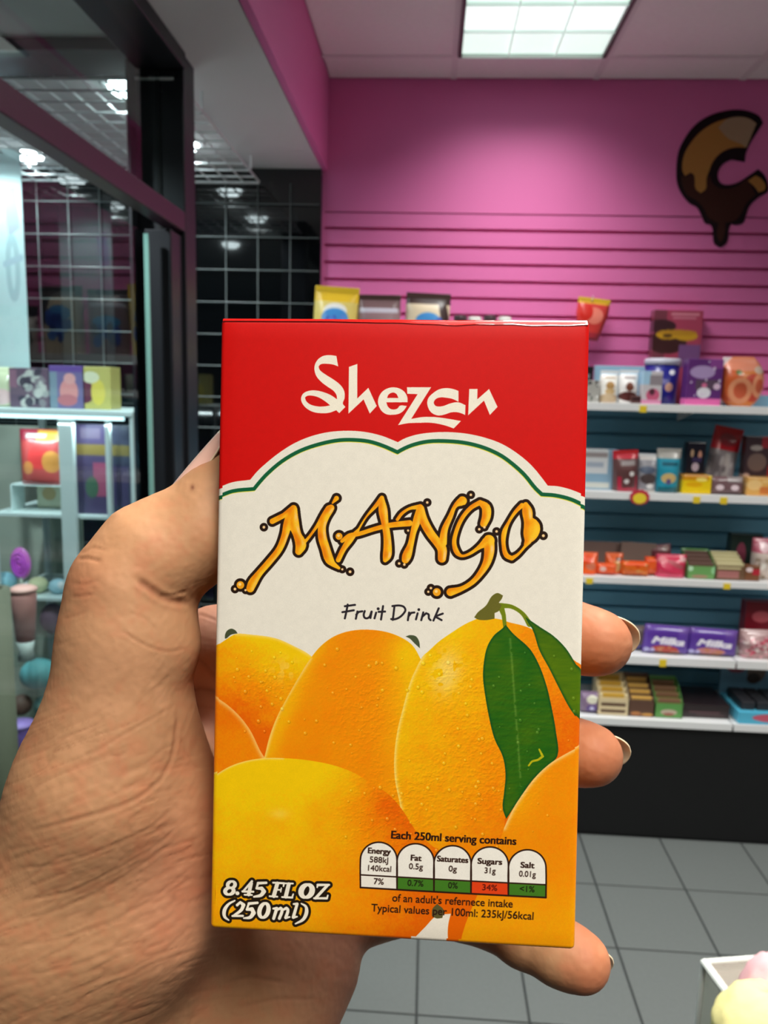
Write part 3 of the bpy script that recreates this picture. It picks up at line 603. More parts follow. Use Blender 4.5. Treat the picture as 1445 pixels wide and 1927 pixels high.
    cols = [((238, 232, 220), '7%'), ((66, 120, 34), '0.7%'), ((66, 120, 34), '0%'), ((226, 66, 22), '34%'), ((66, 120, 34), '<1%')]
    arch = []
    for i in range(5):
        x0, x1 = xs[i], xs[i+1]; xc = (x0+x1)/2; r = (x1-x0)/2; top = [124, 134, 148, 158, 180][i]
        up = [(xc-r*math.cos(t), top+r*.98-r*.98*math.sin(t)) for t in np.linspace(0, math.pi, 18)]
        C.poly((240, 235, 224), g8([(x0, ym(x0))] + up + [(x1, ym(x1))]))
        C.poly(cols[i][0], g8([(x0, ym(x0)), (x1, ym(x1)), (x1, yb(x1)), (x0, yb(x0))]))
        arch.append([(x, y, 5.5) for x, y in [(x0, yb(x0))] + up + [(x1, yb(x1))]])
    arch += [[(70, yb(70), 6), (1362, yb(1362), 6)], [(70, ym(70), 5), (1362, ym(1362), 5)]]
    C.stroke(ink, [[(660+x/3.705, 1550+y/3.705, r/3.705) for x, y, r in s] for s in arch])
    def T(s, x, y, size, bold=0.0, width=None, col=ink):
        ea, eb = glyph_edges(s, 'CENTER'); wd = ea[:, 0].max()-ea[:, 0].min()
        C.text(col, s, g8([(x, y)])[0], size/3.705, math.atan(.055), bold=bold, sx=(width/(wd*size)) if width else 1.0)
    T('Each 250ml serving contains', 717, 122, 78, 1.0, 868)
    for i, (rows, x) in enumerate([((('Energy', 212, 1, 156), ('588kJ', 268, 0, 128), ('140kcal', 328, 0, 160)), 199), ((('Fat', 254, 1, 72), ('0.5g', 314, 0, 96)), 455), ((('Saturates', 264, 1, 214), ('0g', 330, 0, 56)), 711), ((('Sugars', 280, 1, 168), ('31g', 344, 0, 76)), 970), ((('Salt', 308, 1, 94), ('0.01g', 370, 0, 116)), 1231)]):
        for s, y, bd, wd in rows: T(s, x, y-(6 if bd and len(rows) == 3 else 0), 57, .9 if bd else .25, wd)
    for (c, s), x, y, wd in zip(cols, (196, 452, 713, 968, 1229), (420, 432, 448, 464, 476), (68, 110, 66, 104, 102)): T(s, x, y, 60, .3, wd, ink if s == '7%' else (30, 34, 14) if s != '34%' else (90, 20, 10))
    T("of an adult's refernece intake", 710, 562, 76, .35, 838); T('Typical values per 100ml: 235kJ/56kcal', 711, 640, 76, .35, 1130)
    # paper grain
    C.im *= (1+(np.random.RandomState(2).rand(H, W, 1).astype(np.float32)-.5)*.05+(n1[..., None]-.5)*.02)
    return C
# ---------------------------------------------------------------- goods: printed wraps and pack shapes
def sheet(name, base, draw=None, w=64, h=80, seed=0, speck=.0):
    """A small printed wrap; draw(C) works in 0..1 across and 0..1 down."""
    C = Canvas(w, h, base, lambda p: np.asarray(p, float)*(w, h)); C.sc = w
    if draw: draw(C)
    if speck: C.im *= 1+(np.random.RandomState(seed).rand(h, w, 1).astype(np.float32)-.5)*speck
    return C.image(name)
def wrap(name, base, draw=None, rough=.3, coat=.25, w=64, h=80):
    return mat(name, (255, 255, 255), rough, .5, coat=coat, image=sheet(name+' print', base, draw, w, h))
def E_(c, x, y, rx, ry, a=0, al=1.0): return lambda C: C.ellipse(c, (x, y), rx, ry, a, al)
def R_(c, x0, y0, x1, y1, al=1.0): return lambda C: C.poly(c, [(x0, y0), (x1, y0), (x1, y1), (x0, y1)], alpha=al)
def S_(c, pts, al=1.0): return lambda C: C.stroke(c, [pts], alpha=al)
def X_(c, s, x, y, size, ang=0, bold=0, shear=0.0): return lambda C: C.text(c, s, (x, y), size, ang, shear, bold)
def D_(*ops):
    def f(C):
        for o in ops: o(C)
    return f
def scatter(cols, n, seed, x0=0, x1=1, y0=0, y1=1, r=(.03, .09)):
    def f(C):
        q = np.random.RandomState(seed)
        for _ in range(n): C.ellipse(cols[q.randint(len(cols))], (q.uniform(x0, x1), q.uniform(y0, y1)), q.uniform(*r), q.uniform(*r), q.uniform(0, 3), .9)
    return f
def loft(name, w, h, thick, m, parent=None, nu=10, nv=12, seed=0, loc=None, outline=None, crinkle=.0):
    """Filled bag standing on z=0, front towards -Y. thick(s,t) is half its depth, outline(t) its half width share."""
    q = np.random.RandomState(seed); ph = q.rand(6)*6; v, f = [], []
    for side in (-1, 1):
        for j in range(nv+1):
            for i in range(nu+1):
                s, t = i/nu, j/nv; o = outline(t) if outline else 1
                x = (s-.5)*w*o; d = thick(s, t); d *= 1+crinkle*math.sin(5*s+ph[0]+4*t)*math.sin(7*t+ph[1])
                z = h*t+ (crinkle*.06*h*math.sin(6*s+ph[2]) if 0 < t < 1 else 0)
                v.append((x, side*max(d, .0004), z))
    W1 = nu+1; off = (nv+1)*W1
    for j in range(nv):
        for i in range(nu):
            a = (j*W1+i, j*W1+i+1, (j+1)*W1+i+1, (j+1)*W1+i); f += [a, tuple(off+k for k in a[::-1])]
    rim = list(range(W1))+[j*W1+nu for j in range(1, nv+1)]+[nv*W1+i for i in range(nu-1, -1, -1)]+[j*W1 for j in range(nv-1, 0, -1)]
    for k in range(len(rim)): a, b = rim[k], rim[(k+1) % len(rim)]; f.append((b, a, off+a, off+b))
    return MB().add(v, f).build(name, m, parent, smooth=True, uv=(-w/2, w/2, 0, h), loc=loc)
def put(px0, px1, ytop, ybot, key=None, Y=None, back=0.0):
    """Size and place of a pack from its edges in the photo, standing on shelf `key`."""
    if key is not None: Y = Y or (SHELVES[key][1]+.03+back)
    ym = ytop+30 if key is not None else (ytop+ybot)/2
    xc = (px0+px1)/2; a, b = on_y(px0, ym, Y), on_y(px1, ym, Y)
    top = on_y(xc, ytop, Y).z; bot = SHELVES[key][0] if key is not None else on_y(xc, ybot, Y).z
    return (a.x+b.x)/2, Y, bot, b.x-a.x, top-bot
G = lambda k: {0: 'bags on the hooks and the upper ledge', 1: 'packs on the top shelf', 2: 'packs on the second shelf', 3: 'packs on the third shelf', 4: 'packs on the fourth shelf', 5: 'packs on the lowest shelf', 6: 'goods in the window display', 7: 'toys in the window display'}[k]
def pouch(name, label, cat, grp, P, m, depth=.05, tilt=0, yaw=0, roll=0, seam=None, crinkle=.12, seed=1, outline=None):
    x, y, z, w, h = P; t = thing(name, label, cat, (x, y+depth/2, z+.0008), (tilt, roll, yaw), G(grp))
    def th(s, q):
        e = max(0, 1-abs(2*s-1)**3)**.5
        v = (min(1, (1-q)/.45)**.75 if q > .55 else 1)*(1 if q > .03 else .92)
        if q > .9: v = 0
        return depth/2*e*v
    loft('bag', w, h, th, m, t, seed=seed, crinkle=crinkle, outline=outline)
    if seam is not None: MB().box(-w/2*.99, w/2*.99, -.0011, .0011, h*.925, h*.995).build('top_seal', seam, t)
    return t
def carton_box(name, label, cat, grp, P, m, depth=.05, tilt=0, yaw=0, roll=0, flap=None):
    x, y, z, w, h = P; t = thing(name, label, cat, (x, y+depth/2, z+.0008), (tilt, roll, yaw), G(grp))
    MB().box(-w/2, w/2, -depth/2, depth/2, 0, h).build('box', m, t, bevel=.0018, uv=(-w/2, w/2, 0, h))
    if flap is not None: MB().box(-w/2+.002, w/2-.002, -depth/2+.001, depth/2-.002, h-.0002, h+.0009).build('lid_flap', flap, t)
    return t
def flow_pack(name, label, cat, grp, P, m, depth=.035, tilt=0, yaw=0, roll=0, ends=None, seed=2):
    x, y, z, w, h = P; t = thing(name, label, cat, (x, y+depth/2, z+.0008), (tilt, roll, yaw), G(grp))
    th = lambda s, q: depth/2*max(0, 1-abs(2*s-1)**5)**.5*max(.0, 1-abs(2*q-1)**4)**.5*(0 if s < .06 or s > .94 else 1)
    loft('wrapper', w, h, th, m, t, nu=16, nv=8, seed=seed, crinkle=.08)
    if ends is not None:
        for sx in (-1, 1):
            zig = MB(); n = 8
            for k in range(n): zig.prism([(sx*w*.5, h*k/n), (sx*w*.475, h*k/n), (sx*w*.475, h*(k+1)/n), (sx*w*.5, h*(k+1)/n), (sx*w*.51, h*(k+.5)/n)], -.0008, .0008)
            zig.build('crimped_end', ends, t)
    return t
def tray(name, label, cat, grp, P, m, bars, depth=.09, nb=4, back=1.0, lip=.45, tilt=0, yaw=0, barname='bar'):
    """Open display carton with a high back and a low front, bars standing in it."""
    x, y, z, w, h = P; t = thing(name, label, cat, (x, y+depth/2, z+.0008), (tilt, 0, yaw), G(grp)); k = .0015; d = depth/2
    MB().box(-w/2, w/2, -d, d, 0, k).build('tray_base', m, t)
    MB().box(-w/2, w/2, -d, -d+k, 0, h*lip).build('front_panel', m, t, uv=(-w/2, w/2, 0, h*lip))
    MB().box(-w/2, w/2, d-k, d, 0, h*back).build('back_panel', m, t, uv=(-w/2, w/2, 0, h*back))
    for sx in (-1, 1):
        x0, x1 = sorted((sx*w/2, sx*(w/2-k))); MB().add([(a, b, c) for a in (x0, x1) for b, c in ((-d, 0), (d, 0), (d, h*back), (d*.3, h*back*.9), (-d, h*lip))], [(0, 1, 2, 3, 4), (9, 8, 7, 6, 5)]+[(i, i+5, (i+1) % 5+5, (i+1) % 5) for i in range(5)]).build('side_panel', m, t)
    first = None
    for r in range(nb):
        zz = k+.0005; yy = -d+.012+(depth-.024)*r/max(1, nb-1) if nb > 1 else 0; hh = h*(lip+.12+.32*r/max(1, nb-1))
        MB().box(-w/2+.004, w/2-.004, yy-.006, yy+.006, zz, hh).build(barname, bars, t, bevel=.002, uv=(-w/2, w/2, 0, hh))
    return t

def build_goods():
    white, cream, grey = (236, 232, 228), (232, 216, 180), (150, 142, 140)
    seal_y, seal_b, seal_w = mat('yellow seal', (222, 184, 44), .35, coat=.3), mat('brown seal', (70, 48, 44), .35, coat=.3), mat('white seal', (226, 228, 230), .35, coat=.3)
    red_seal = mat('red seal', (196, 40, 44), .35, coat=.3)
    # ---- upper ledge behind the carton, with three bags and a row of small tubs
    led = thing('wall_shelf', 'short white ledge on the pink slats, under the three snack bags', 'shelf', (0, 0, 1.70), group='white metal shelves of the sweet display')
    MB().box(-.45, .50, 2.74, 2.982, -.012, 0).build('deck', WHITE, led); MB().box(-.45, .50, 2.736, 2.741, -.03, .003).build('front_rail', WHITE, led, bevel=.001)
    for bx in (-.3, .35): MB().box(bx, bx+.006, 2.80, 2.982, -.05, -.012).build('bracket', WHITE, led)
    SHELVES[0] = (1.70, 2.74)
    corn = lambda top, seed: D_(R_(top, 0, 0, 1, .2), E_(white, .5, .32, .26, .1), E_((64, 140, 206), .5, .42, .3, .13), scatter([(58, 86, 176), (40, 60, 150), (86, 130, 210)], 26, seed, .22, .8, .45, .75, (.05, .1)))
    pouch('snack_bag', 'yellow snack bag with blue berries printed on it, leftmost on the ledge', 'snack bag', 0, put(584, 668, 538, 0, 0), wrap('yellow popcorn wrap', (224, 200, 110), corn((226, 184, 40), 1)), .06, seam=seal_y, roll=.05, seed=3)
    pouch('snack_bag', 'brown snack bag with a blue band, between the yellow and the dark bag', 'snack bag', 0, put(671, 753, 553, 0, 0), wrap('brown popcorn wrap', (142, 112, 116), D_(R_((112, 84, 86), 0, 0, 1, .22), R_((190, 184, 196), .05, .2, .95, .27), E_((70, 150, 206), .5, .5, .34, .1), scatter([(58, 86, 176), (86, 60, 90)], 22, 5, .2, .8, .55, .8, (.05, .1)))), .06, seam=seal_b, seed=5)
    pouch('snack_bag', 'cream snack bag with a black top and blue berries, rightmost on the ledge', 'snack bag', 0, put(760, 844, 550, 0, 0), wrap('dark popcorn wrap', (216, 198, 168), D_(R_((62, 44, 42), 0, 0, 1, .16), S_((62, 44, 42), [(.8, .1, .08), (.95, .5, .1)]), E_((64, 140, 206), .52, .4, .28, .12), scatter([(58, 86, 176), (40, 60, 150), (86, 130, 210)], 24, 7, .25, .8, .42, .75, (.05, .1)))), .06, seam=seal_b, roll=.03, seed=7)
    sw = wrap('small tub wrap', (222, 214, 206), scatter([(60, 44, 50), (190, 160, 150), (110, 60, 70)], 16, 9))
    for k, (px, lab) in enumerate(((866, 'small pale sweet tub, first of the row beside the dark snack bag'), (893, 'small pale sweet tub, second of the row beside the dark snack bag'), (922, 'small pale sweet tub, third of the row beside the dark snack bag'), (950, 'small pale sweet tub, last of the row on the ledge'))):
        x, y, z, w, h = put(px-12, px+12, 592+(k % 2)*3, 0, 0); t = thing('sweet_tub', lab, 'tub', (x, y+.03, z), group='small tubs on the ledge')
        MB().lathe([(w*.42, 0), (w*.5, h*.8)], 18).build('tub', sw, t, smooth=True, uv=(-w/2, w/2, 0, h)); MB().lathe([(w*.53, h*.8), (w*.53, h*.95), (w*.48, h)], 18).build('lid', mat('tub lid', [(70, 50, 56), (230, 226, 222)][k % 2], .4), t)
    # red bag on a hook
    hx, hz = on_y(1112, 566, 2.93).x, on_y(1112, 566, 2.93).z
    hk = thing('display_hook', 'small wire hook on the pink slats holding the red bag', 'hook', (hx, 2.985, hz)); MB().tube([(0, 0, 0), (0, -.075, 0), (0, -.085, .012)], .0022, 6).build('hook_wire', WIRE, hk); MB().box(-.012, .012, -.002, .004, -.018, .012).build('hook_plate', WIRE, hk)
    pouch('sweet_bag', 'red sweet bag with a yellow top hanging on the pink slats', 'sweet bag', 0, put(1080, 1141, 560, 640, Y=2.90), wrap('red sweet wrap', (206, 60, 56), D_(R_((224, 170, 50), 0, 0, 1, .14), E_((232, 128, 110), .55, .42, .28, .2), E_((206, 40, 30), .3, .35, .2, .2), R_((150, 40, 60), 0, .82, 1, 1, .7))), .035, roll=.10, seam=seal_y, seed=11, outline=lambda t: .62+.38*min(1, t*1.7))
    # ---- top shelf
    carton_box('sweet_box', 'pink and brown bun box with yellow picture, behind the blue tub', 'box', 1, put(1230, 1322, 584, 0, 1, Y=2.926), wrap('bun box', (176, 70, 96), D_(R_((126, 62, 76), 0, 0, .26, 1), E_((66, 36, 42), .16, .17, .3, .07), R_((226, 150, 164), .34, .03, .92, .055), R_((216, 130, 150), .38, .07, .86, .09), E_((66, 36, 36), .3, .34, .4, .12), E_((206, 158, 40), .3, .26, .24, .05), E_((206, 158, 40), .68, .27, .24, .05), E_((190, 140, 40), .5, .235, .4, .03), E_((100, 70, 30), .3, .27, .1, .02), R_((126, 84, 136), .55, .36, 1, .6))), .05)
    carton_box('sweet_box', 'small grey and black box at the left end of the top shelf', 'box', 1, put(1092, 1127, 716, 0, 1), wrap('grey dot box', (168, 166, 160), scatter([(236, 236, 232), (44, 42, 46), (90, 96, 90)], 20, 13)), .05)
    carton_box('sweet_box', 'black upright box behind the small grey box', 'box', 1, put(1096, 1115, 690, 0, 1, back=.07), wrap('black box', (28, 26, 30), R_((120, 120, 130), .2, .2, .7, .35)), .05)
    carton_box('display_box', 'pale blue display card behind the two white pouches', 'display card', 1, put(1118, 1212, 689, 0, 1, back=.10), mat('pale blue card', (150, 190, 214), .6), .02)
    bun = lambda c1, sd: D_(R_((206, 224, 236), 0, 0, 1, .14), R_((188, 170, 150), .2, .2, .8, .26), E_(c1, .5, .46, .22, .12), E_((200, 168, 120), .5, .64, .26, .1), E_((196, 172, 140), .45, .86, .5, .16))
    pouch('sweet_pouch', 'white pouch with a beige biscuit picture, left of the white pair', 'pouch', 1, put(1131, 1166, 697, 0, 1), wrap('white pouch A', (234, 232, 226), bun((176, 136, 84), 1)), .05, seam=seal_w, seed=13)
    pouch('sweet_pouch', 'white pouch with a dark chocolate picture, right of the white pair', 'pouch', 1, put(1167, 1204, 696, 0, 1), wrap('white pouch B', (232, 230, 228), D_(R_((206, 224, 236), 0, 0, 1, .14), R_((170, 160, 160), .2, .2, .8, .27), E_((112, 62, 46), .5, .5, .2, .13), E_((84, 40, 38), .45, .78, .45, .14))), .05, seam=seal_w, seed=14)
    carton_box('sweet_box', 'dark brown flat box in front of the pale blue card', 'box', 1, put(1186, 1209, 745, 0, 1, back=-.012), wrap('dark flat', (92, 62, 60), R_((60, 36, 40), .1, .2, .9, .6)), .03)
    carton_box('sweet_box', 'pale blue and pink box beside the dark blue tub', 'box', 1, put(1209, 1246, 699, 0, 1, back=-.02), wrap('ice box', (206, 200, 204), D_(R_((168, 206, 230), 0, 0, .4, .4), R_((150, 140, 146), .35, .12, 1, .42), E_((206, 96, 130), .55, .72, .34, .2), E_((90, 50, 62), .5, .62, .14, .1), R_((226, 150, 186), 0, .86, 1, 1))), .05)
    x, y, z, w, h = put(1219, 1287, 674, 0, 1, back=.065); t = thing('sweet_tub', 'dark blue tub with a frosted white lid beside the purple box', 'tub', (x, y+.05, z), group=G(1))
    MB().lathe([(w*.42, 0), (w*.44, .004), (w*.485, h*.86)], 32).build('tub', wrap('blue tub wrap', (26, 30, 128), D_(E_((236, 236, 240), .66, .3, .09, .06), E_((196, 150, 130), .6, .62, .12, .1), R_((206, 196, 200), .1, .45, .5, .56, .5)), w=96), t, smooth=True, uv=(-w/2, w/2, 0, h))
    MB().lathe([(w*.5, h*.86), (w*.505, h*.97), (w*.47, h)], 32).build('lid', mat('frosted lid', (206, 208, 222), .35, .5), t, smooth=True)
    carton_box('display_box', 'purple cake box with pink foot and white cupcake picture', 'box', 1, put(1294, 1360, 676, 0, 1), wrap('cupcake box', (98, 48, 118), D_(R_((140, 70, 146), .62, 0, 1, .2), E_((176, 150, 196), .42, .28, .36, .14), R_((92, 72, 92), .25, .44, .95, .66), R_((232, 112, 178), 0, .84, 1, 1), E_((226, 224, 232), .5, .72, .2, .12), E_((214, 110, 150), .5, .56, .08, .05), E_((220, 190, 214), .86, .58, .1, .07), scatter([(220, 206, 226)], 8, 4, .05, .95, .05, .8, (.02, .04))), w=96), .06)
    pouch('sweet_bag', 'small white bag peeping out behind the round peach bag', 'sweet bag', 1, put(1361, 1381, 672, 0, 1, back=.09), wrap('white scrap', (226, 214, 214)), .03, seed=17)
    pouch('sweet_bag', 'round orange peach-shaped bag with halved fruit printed on it', 'sweet bag', 1, put(1360, 1448, 671, 0, 1), wrap('peach wrap', (218, 126, 60), D_(E_((206, 96, 50), .2, .5, .25, .4), E_((226, 140, 110), .5, .15, .5, .14), E_((196, 72, 52), .7, .62, .26, .28), E_((226, 150, 110), .42, .68, .26, .26), E_((200, 92, 60), .42, .68, .15, .16), E_((226, 150, 110), .84, .58, .18, .24), E_((200, 92, 60), .84, .58, .10, .14), E_((92, 110, 40), .36, .32, .07, .05), E_((214, 190, 170), .84, .26, .12, .08)), w=96, h=96), .07, outline=lambda t: max(.45, math.sqrt(max(0, 1-(2*t-1)**2*.8))), seed=18, crinkle=.2)
    carton_box('display_box', 'low pale blue tray under the peach-shaped bag', 'display card', 1, put(1362, 1470, 744, 0, 1, back=.075), mat('sky card', (132, 182, 210), .6), .03)
    # ---- second shelf
    carton_box('sweet_box', 'light grey and blue box at the left end of the second shelf', 'box', 2, put(1096, 1162, 846, 0, 2, back=.03), wrap('grey blue box', (136, 168, 190), D_(R_((206, 208, 210), 0, 0, .72, .6), R_((150, 140, 140), 0, .08, .7, .2), R_((160, 170, 186), .1, .32, .6, .44), R_((206, 208, 200), .1, .82, .8, .96))), .06)
    pouch('sweet_pouch', 'red and brown pouch with white cream dots, on the second shelf', 'pouch', 2, put(1158, 1206, 848, 0, 2), wrap('red brown pouch', (96, 62, 62), D_(R_((190, 30, 52), 0, 0, 1, .2), R_((150, 140, 140), .3, .24, .85, .36), R_((176, 40, 66), .15, .62, .95, 1), R_((92, 58, 58), .3, .45, .85, .9), E_((220, 216, 214), .7, .56, .1, .06), E_((220, 216, 214), .5, .74, .1, .06))), .05, roll=-.06, tilt=.06, seam=red_seal, seed=21)
    pouch('sweet_pouch', 'grey pouch with a dark picture between the red and the teal pouch', 'pouch', 2, put(1203, 1240, 855, 0, 2), wrap('grey pouch', (138, 136, 142), D_(R_((206, 200, 196), .05, .05, .9, .16), E_((82, 92, 112), .45, .42, .4, .1), E_((74, 62, 62), .5, .65, .4, .14), E_((226, 222, 220), .6, .84, .18, .07), R_((206, 200, 192), 0, .94, 1, 1))), .05, seam=seal_w, seed=22)
    pouch('sweet_pouch', 'teal pouch with a grey top and a small figure, on the second shelf', 'pouch', 2, put(1237, 1283, 845, 0, 2), wrap('teal pouch', (38, 142, 166), D_(R_((168, 164, 158), 0, 0, 1, .22), R_((14, 84, 104), .2, .3, .85, .38), E_((206, 176, 116), .5, .66, .3, .12), E_((92, 82, 130), .5, .74, .1, .07), R_((16, 92, 104), .1, .86, .9, 1))), .05, tilt=.05, seam=mat('grey seal', (168, 164, 158), .4), seed=23)
    carton_box('sweet_box', 'black box with two small figures, behind the yellow box', 'box', 2, put(1292, 1327, 833, 0, 2, back=.07), wrap('black figures', (26, 24, 36), D_(E_((190, 160, 130), .28, .22, .09, .08), E_((206, 150, 130), .7, .26, .1, .1), E_((196, 180, 196), .5, .5, .2, .09), R_((60, 50, 90), .3, .3, .8, .4))), .04)
    carton_box('sweet_box', 'bright yellow box in front of the black box', 'box', 2, put(1282, 1337, 895, 0, 2), wrap('yellow box', (230, 196, 20), D_(R_((206, 140, 20), 0, .0, .9, .28), E_((240, 220, 120), .65, .22, .2, .1), E_((224, 168, 10), .4, .5, .3, .14))), .06, yaw=.05)
    pouch('snack_bag', 'tall grey bag with a red top leaning among the packs', 'snack bag', 2, put(1330, 1386, 803, 0, 2, back=.09), wrap('grey red bag', (146, 136, 138), D_(R_((196, 28, 40), 0, 0, 1, .36), E_((150, 40, 50), .5, .2, .3, .1), R_((120, 112, 116), .1, .44, .4, .8), R_((176, 166, 164), .5, .4, .7, .9), scatter([(176, 168, 168), (116, 106, 110)], 16, 6, 0, 1, .4, 1))), .06, roll=.17, tilt=-.05, seam=red_seal, seed=25, crinkle=.4)
    flow_pack('sweet_pack', 'brown wrapped pack with two white dots, right of the yellow box', 'pack', 2, put(1336, 1400, 898, 0, 2), wrap('brown dots', (112, 84, 88), D_(E_((226, 206, 212), .28, .6, .12, .16), E_((226, 206, 212), .72, .6, .12, .16), R_((150, 140, 140), .5, 0, 1, .3))), .04, ends=seal_b)
    carton_box('sweet_box', 'dark brown box with red corner at the far right of the second shelf', 'box', 2, put(1402, 1462, 822, 0, 2, back=.06), wrap('dark cocoa', (58, 42, 48), D_(R_((140, 40, 50), .5, .0, 1, .2), E_((150, 140, 136), .35, .2, .2, .05), E_((110, 90, 84), .4, .45, .3, .16), E_((190, 160, 150), .1, .7, .12, .06), R_((150, 40, 40), .75, .5, 1, .8))), .04)
    carton_box('sweet_box', 'amber box standing at the far right of the second shelf', 'box', 2, put(1404, 1475, 900, 0, 2), wrap('amber box', (222, 168, 90), D_(E_((236, 196, 130), .2, .4, .2, .3), R_((206, 120, 60), .35, .5, 1, .9), R_((232, 190, 120), .4, .1, .9, .3))), .06)
    tg = thing('price_badge', 'round red and yellow price badge hanging on the second shelf', 'price badge', (on_y(1204, 936, 2.69).x, 2.692, on_y(1204, 936, 2.69).z), group=None)
    for nm, r_, y0, y1, c in (('badge_rim', .032, .0, .0022, (186, 40, 60)), ('badge_face', .022, -.0015, .0, (232, 206, 50))):
        st_ = [(r_*(1+.09*(k % 2))*math.cos(k/12*PI), r_*.8*(1+.09*(k % 2))*math.sin(k/12*PI)-(.004 if 'face' in nm else 0)) for k in range(24)]; MB().prism(st_, y0, y1).build(nm, mat(nm.replace('_', ' '), c, .5), tg)
    # ---- third shelf
    bs = D_
    carton_box('display_card', 'grey brown card standing behind the orange packs', 'display card', 3, put(1092, 1170, 1020, 0, 3, back=.12), mat('grey card', (128, 106, 98), .7), .01)
    carton_box('display_card', 'second grey brown card standing behind the orange packs', 'display card', 3, put(1166, 1232, 1022, 0, 3, back=.10), mat('grey card', (136, 116, 106), .7), .01, roll=.03)
    oc = lambda sd: D_(R_((232, 84, 30), 0, 0, 1, .3), scatter([(196, 60, 20), (240, 140, 50), (206, 150, 90)], 14, sd))
    pouch('sweet_pouch', 'orange pouch standing at the left end of the third shelf', 'pouch', 3, put(1090, 1126, 1042, 0, 3), wrap('orange pouch', (236, 90, 30), D_(E_((214, 120, 90), .6, .6, .25, .2), E_((226, 70, 20), .4, .3, .3, .2))), .05, seed=31)
    flow_pack('sweet_pack', 'orange wrapped pack with a white spot, next to the orange pouch', 'pack', 3, put(1122, 1160, 1062, 0, 3), wrap('orange spot', (230, 92, 46), D_(E_((226, 190, 180), .3, .45, .16, .2), R_((226, 76, 20), 0, .7, 1, 1))), .04, ends=mat('orange end', (226, 80, 24), .4))
    pouch('sweet_pouch', 'orange pouch with a nut picture, in the middle of the orange packs', 'pouch', 3, put(1140, 1174, 1043, 0, 3, back=.025), wrap('nut pouch', (226, 96, 34), D_(E_((206, 160, 100), .6, .62, .24, .26), R_((110, 60, 40), .55, .2, .9, .35))), .05, seed=32)
    flow_pack('sweet_pack', 'orange and brown bar pack under the grey brown card', 'pack', 3, put(1170, 1222, 1058, 0, 3), wrap('orange bars', (214, 100, 30), oc(5)), .04, ends=mat('orange end', (226, 80, 24), .4))
    flow_pack('sweet_pack', 'second orange and brown bar pack, beside the pink bag', 'pack', 3, put(1214, 1246, 1050, 0, 3, back=.02), wrap('orange bars two', (226, 96, 40), oc(8)), .04, ends=mat('orange end', (226, 80, 24), .4))
    pouch('sweet_bag', 'bright pink sweet bag between the orange and the green packs', 'sweet bag', 3, put(1236, 1294, 1046, 0, 3), wrap('pink sweet wrap', (206, 50, 84), D_(E_((232, 130, 140), .2, .25, .16, .14), E_((190, 90, 100), .6, .4, .3, .1, .6), E_((222, 170, 170), .85, .2, .12, .1), R_((226, 80, 120), 0, .85, 1, 1))), .05, seed=33, crinkle=.25)
    pouch('sweet_bag', 'dark red bag leaning behind the pink sweet bag', 'sweet bag', 3, put(1228, 1268, 1026, 0, 3, back=.09), wrap('dark red', (112, 52, 60), E_((150, 120, 116), .75, .15, .2, .1)), .03, roll=-.12, seed=34)
    brownbar, palebar = wrap('brown bars', (104, 76, 66), D_(R_((70, 46, 42), 0, .5, 1, 1))), wrap('pale bars', (150, 130, 110), D_(R_((206, 196, 150), 0, 0, 1, .2)))
    tray('display_tray', 'green display tray with brown bars on the third shelf', 'display tray', 3, put(1294, 1346, 1042, 0, 3), wrap('green tray', (108, 160, 92), D_(E_((170, 130, 110), .45, .8, .3, .12), E_((190, 226, 190), .1, .2, .1, .2), E_((150, 206, 150), .95, .3, .1, .3))), brownbar, .09, 4, 1, .5)
    tray('display_tray', 'brown display tray with a pale pink label, right of the green tray', 'display tray', 3, put(1346, 1402, 1048, 0, 3), wrap('brown tray', (110, 82, 60), D_(R_((168, 110, 106), .08, .35, .8, .85), R_((206, 196, 150), .05, .1, .85, .22))), palebar, .09, 4, 1, .6)
    carton_box('sweet_box', 'small red, white and brown box near the right end of the third shelf', 'box', 3, put(1400, 1428, 1066, 0, 3), wrap('red white small', (120, 76, 50), D_(E_((226, 206, 206), .3, .25, .25, .16), R_((180, 40, 56), .5, .2, 1, .6))), .04)
    carton_box('sweet_box', 'dark green box standing behind the trays on the third shelf', 'box', 3, put(1374, 1434, 1006, 0, 3, back=.13), wrap('dark green', (40, 56, 50), D_(E_((150, 70, 90), .34, .55, .16, .34))), .04)
    pouch('sweet_bag', 'pink and white sweet bag at the far right of the third shelf', 'sweet bag', 3, put(1420, 1472, 1016, 0, 3, back=.03), wrap('pink white bag', (206, 190, 180), D_(R_((186, 90, 110), 0, .0, 1, .35), E_((226, 190, 196), .4, .22, .2, .12), scatter([(236, 232, 222), (150, 130, 110)], 14, 3, 0, 1, .4, 1))), .06, seed=36)
    # ---- fourth shelf: three purple chocolate packs with white script
    def choc(fruit, sd): return D_(R_((112, 84, 150), 0, 0, 1, .22, .6), R_((88, 52, 150), .08, .04, .72, .42), X_((240, 236, 244), 'Milka', .5, .62, .34, .04, 2.0, .25), E_(fruit, .46, .8, .3, .13), scatter([fruit, (206, 130, 90)], 8, sd, .3, .75, .68, .9, (.03, .07)), E_((196, 190, 236), .08, .88, .06, .09), E_((196, 190, 236), .2, .86, .05, .08), R_((110, 80, 66), .25, .93, .9, 1))
    flow_pack('chocolate_pack', 'grey brown wrapped pack beside the index fingertip, on the fourth shelf', 'chocolate pack', 4, put(1150, 1226, 1180, 0, 4, back=.03), wrap('grey brown', (112, 96, 92), R_((84, 70, 132), 0, .72, 1, 1)), .04, ends=mat('grey end', (110, 96, 96), .4))
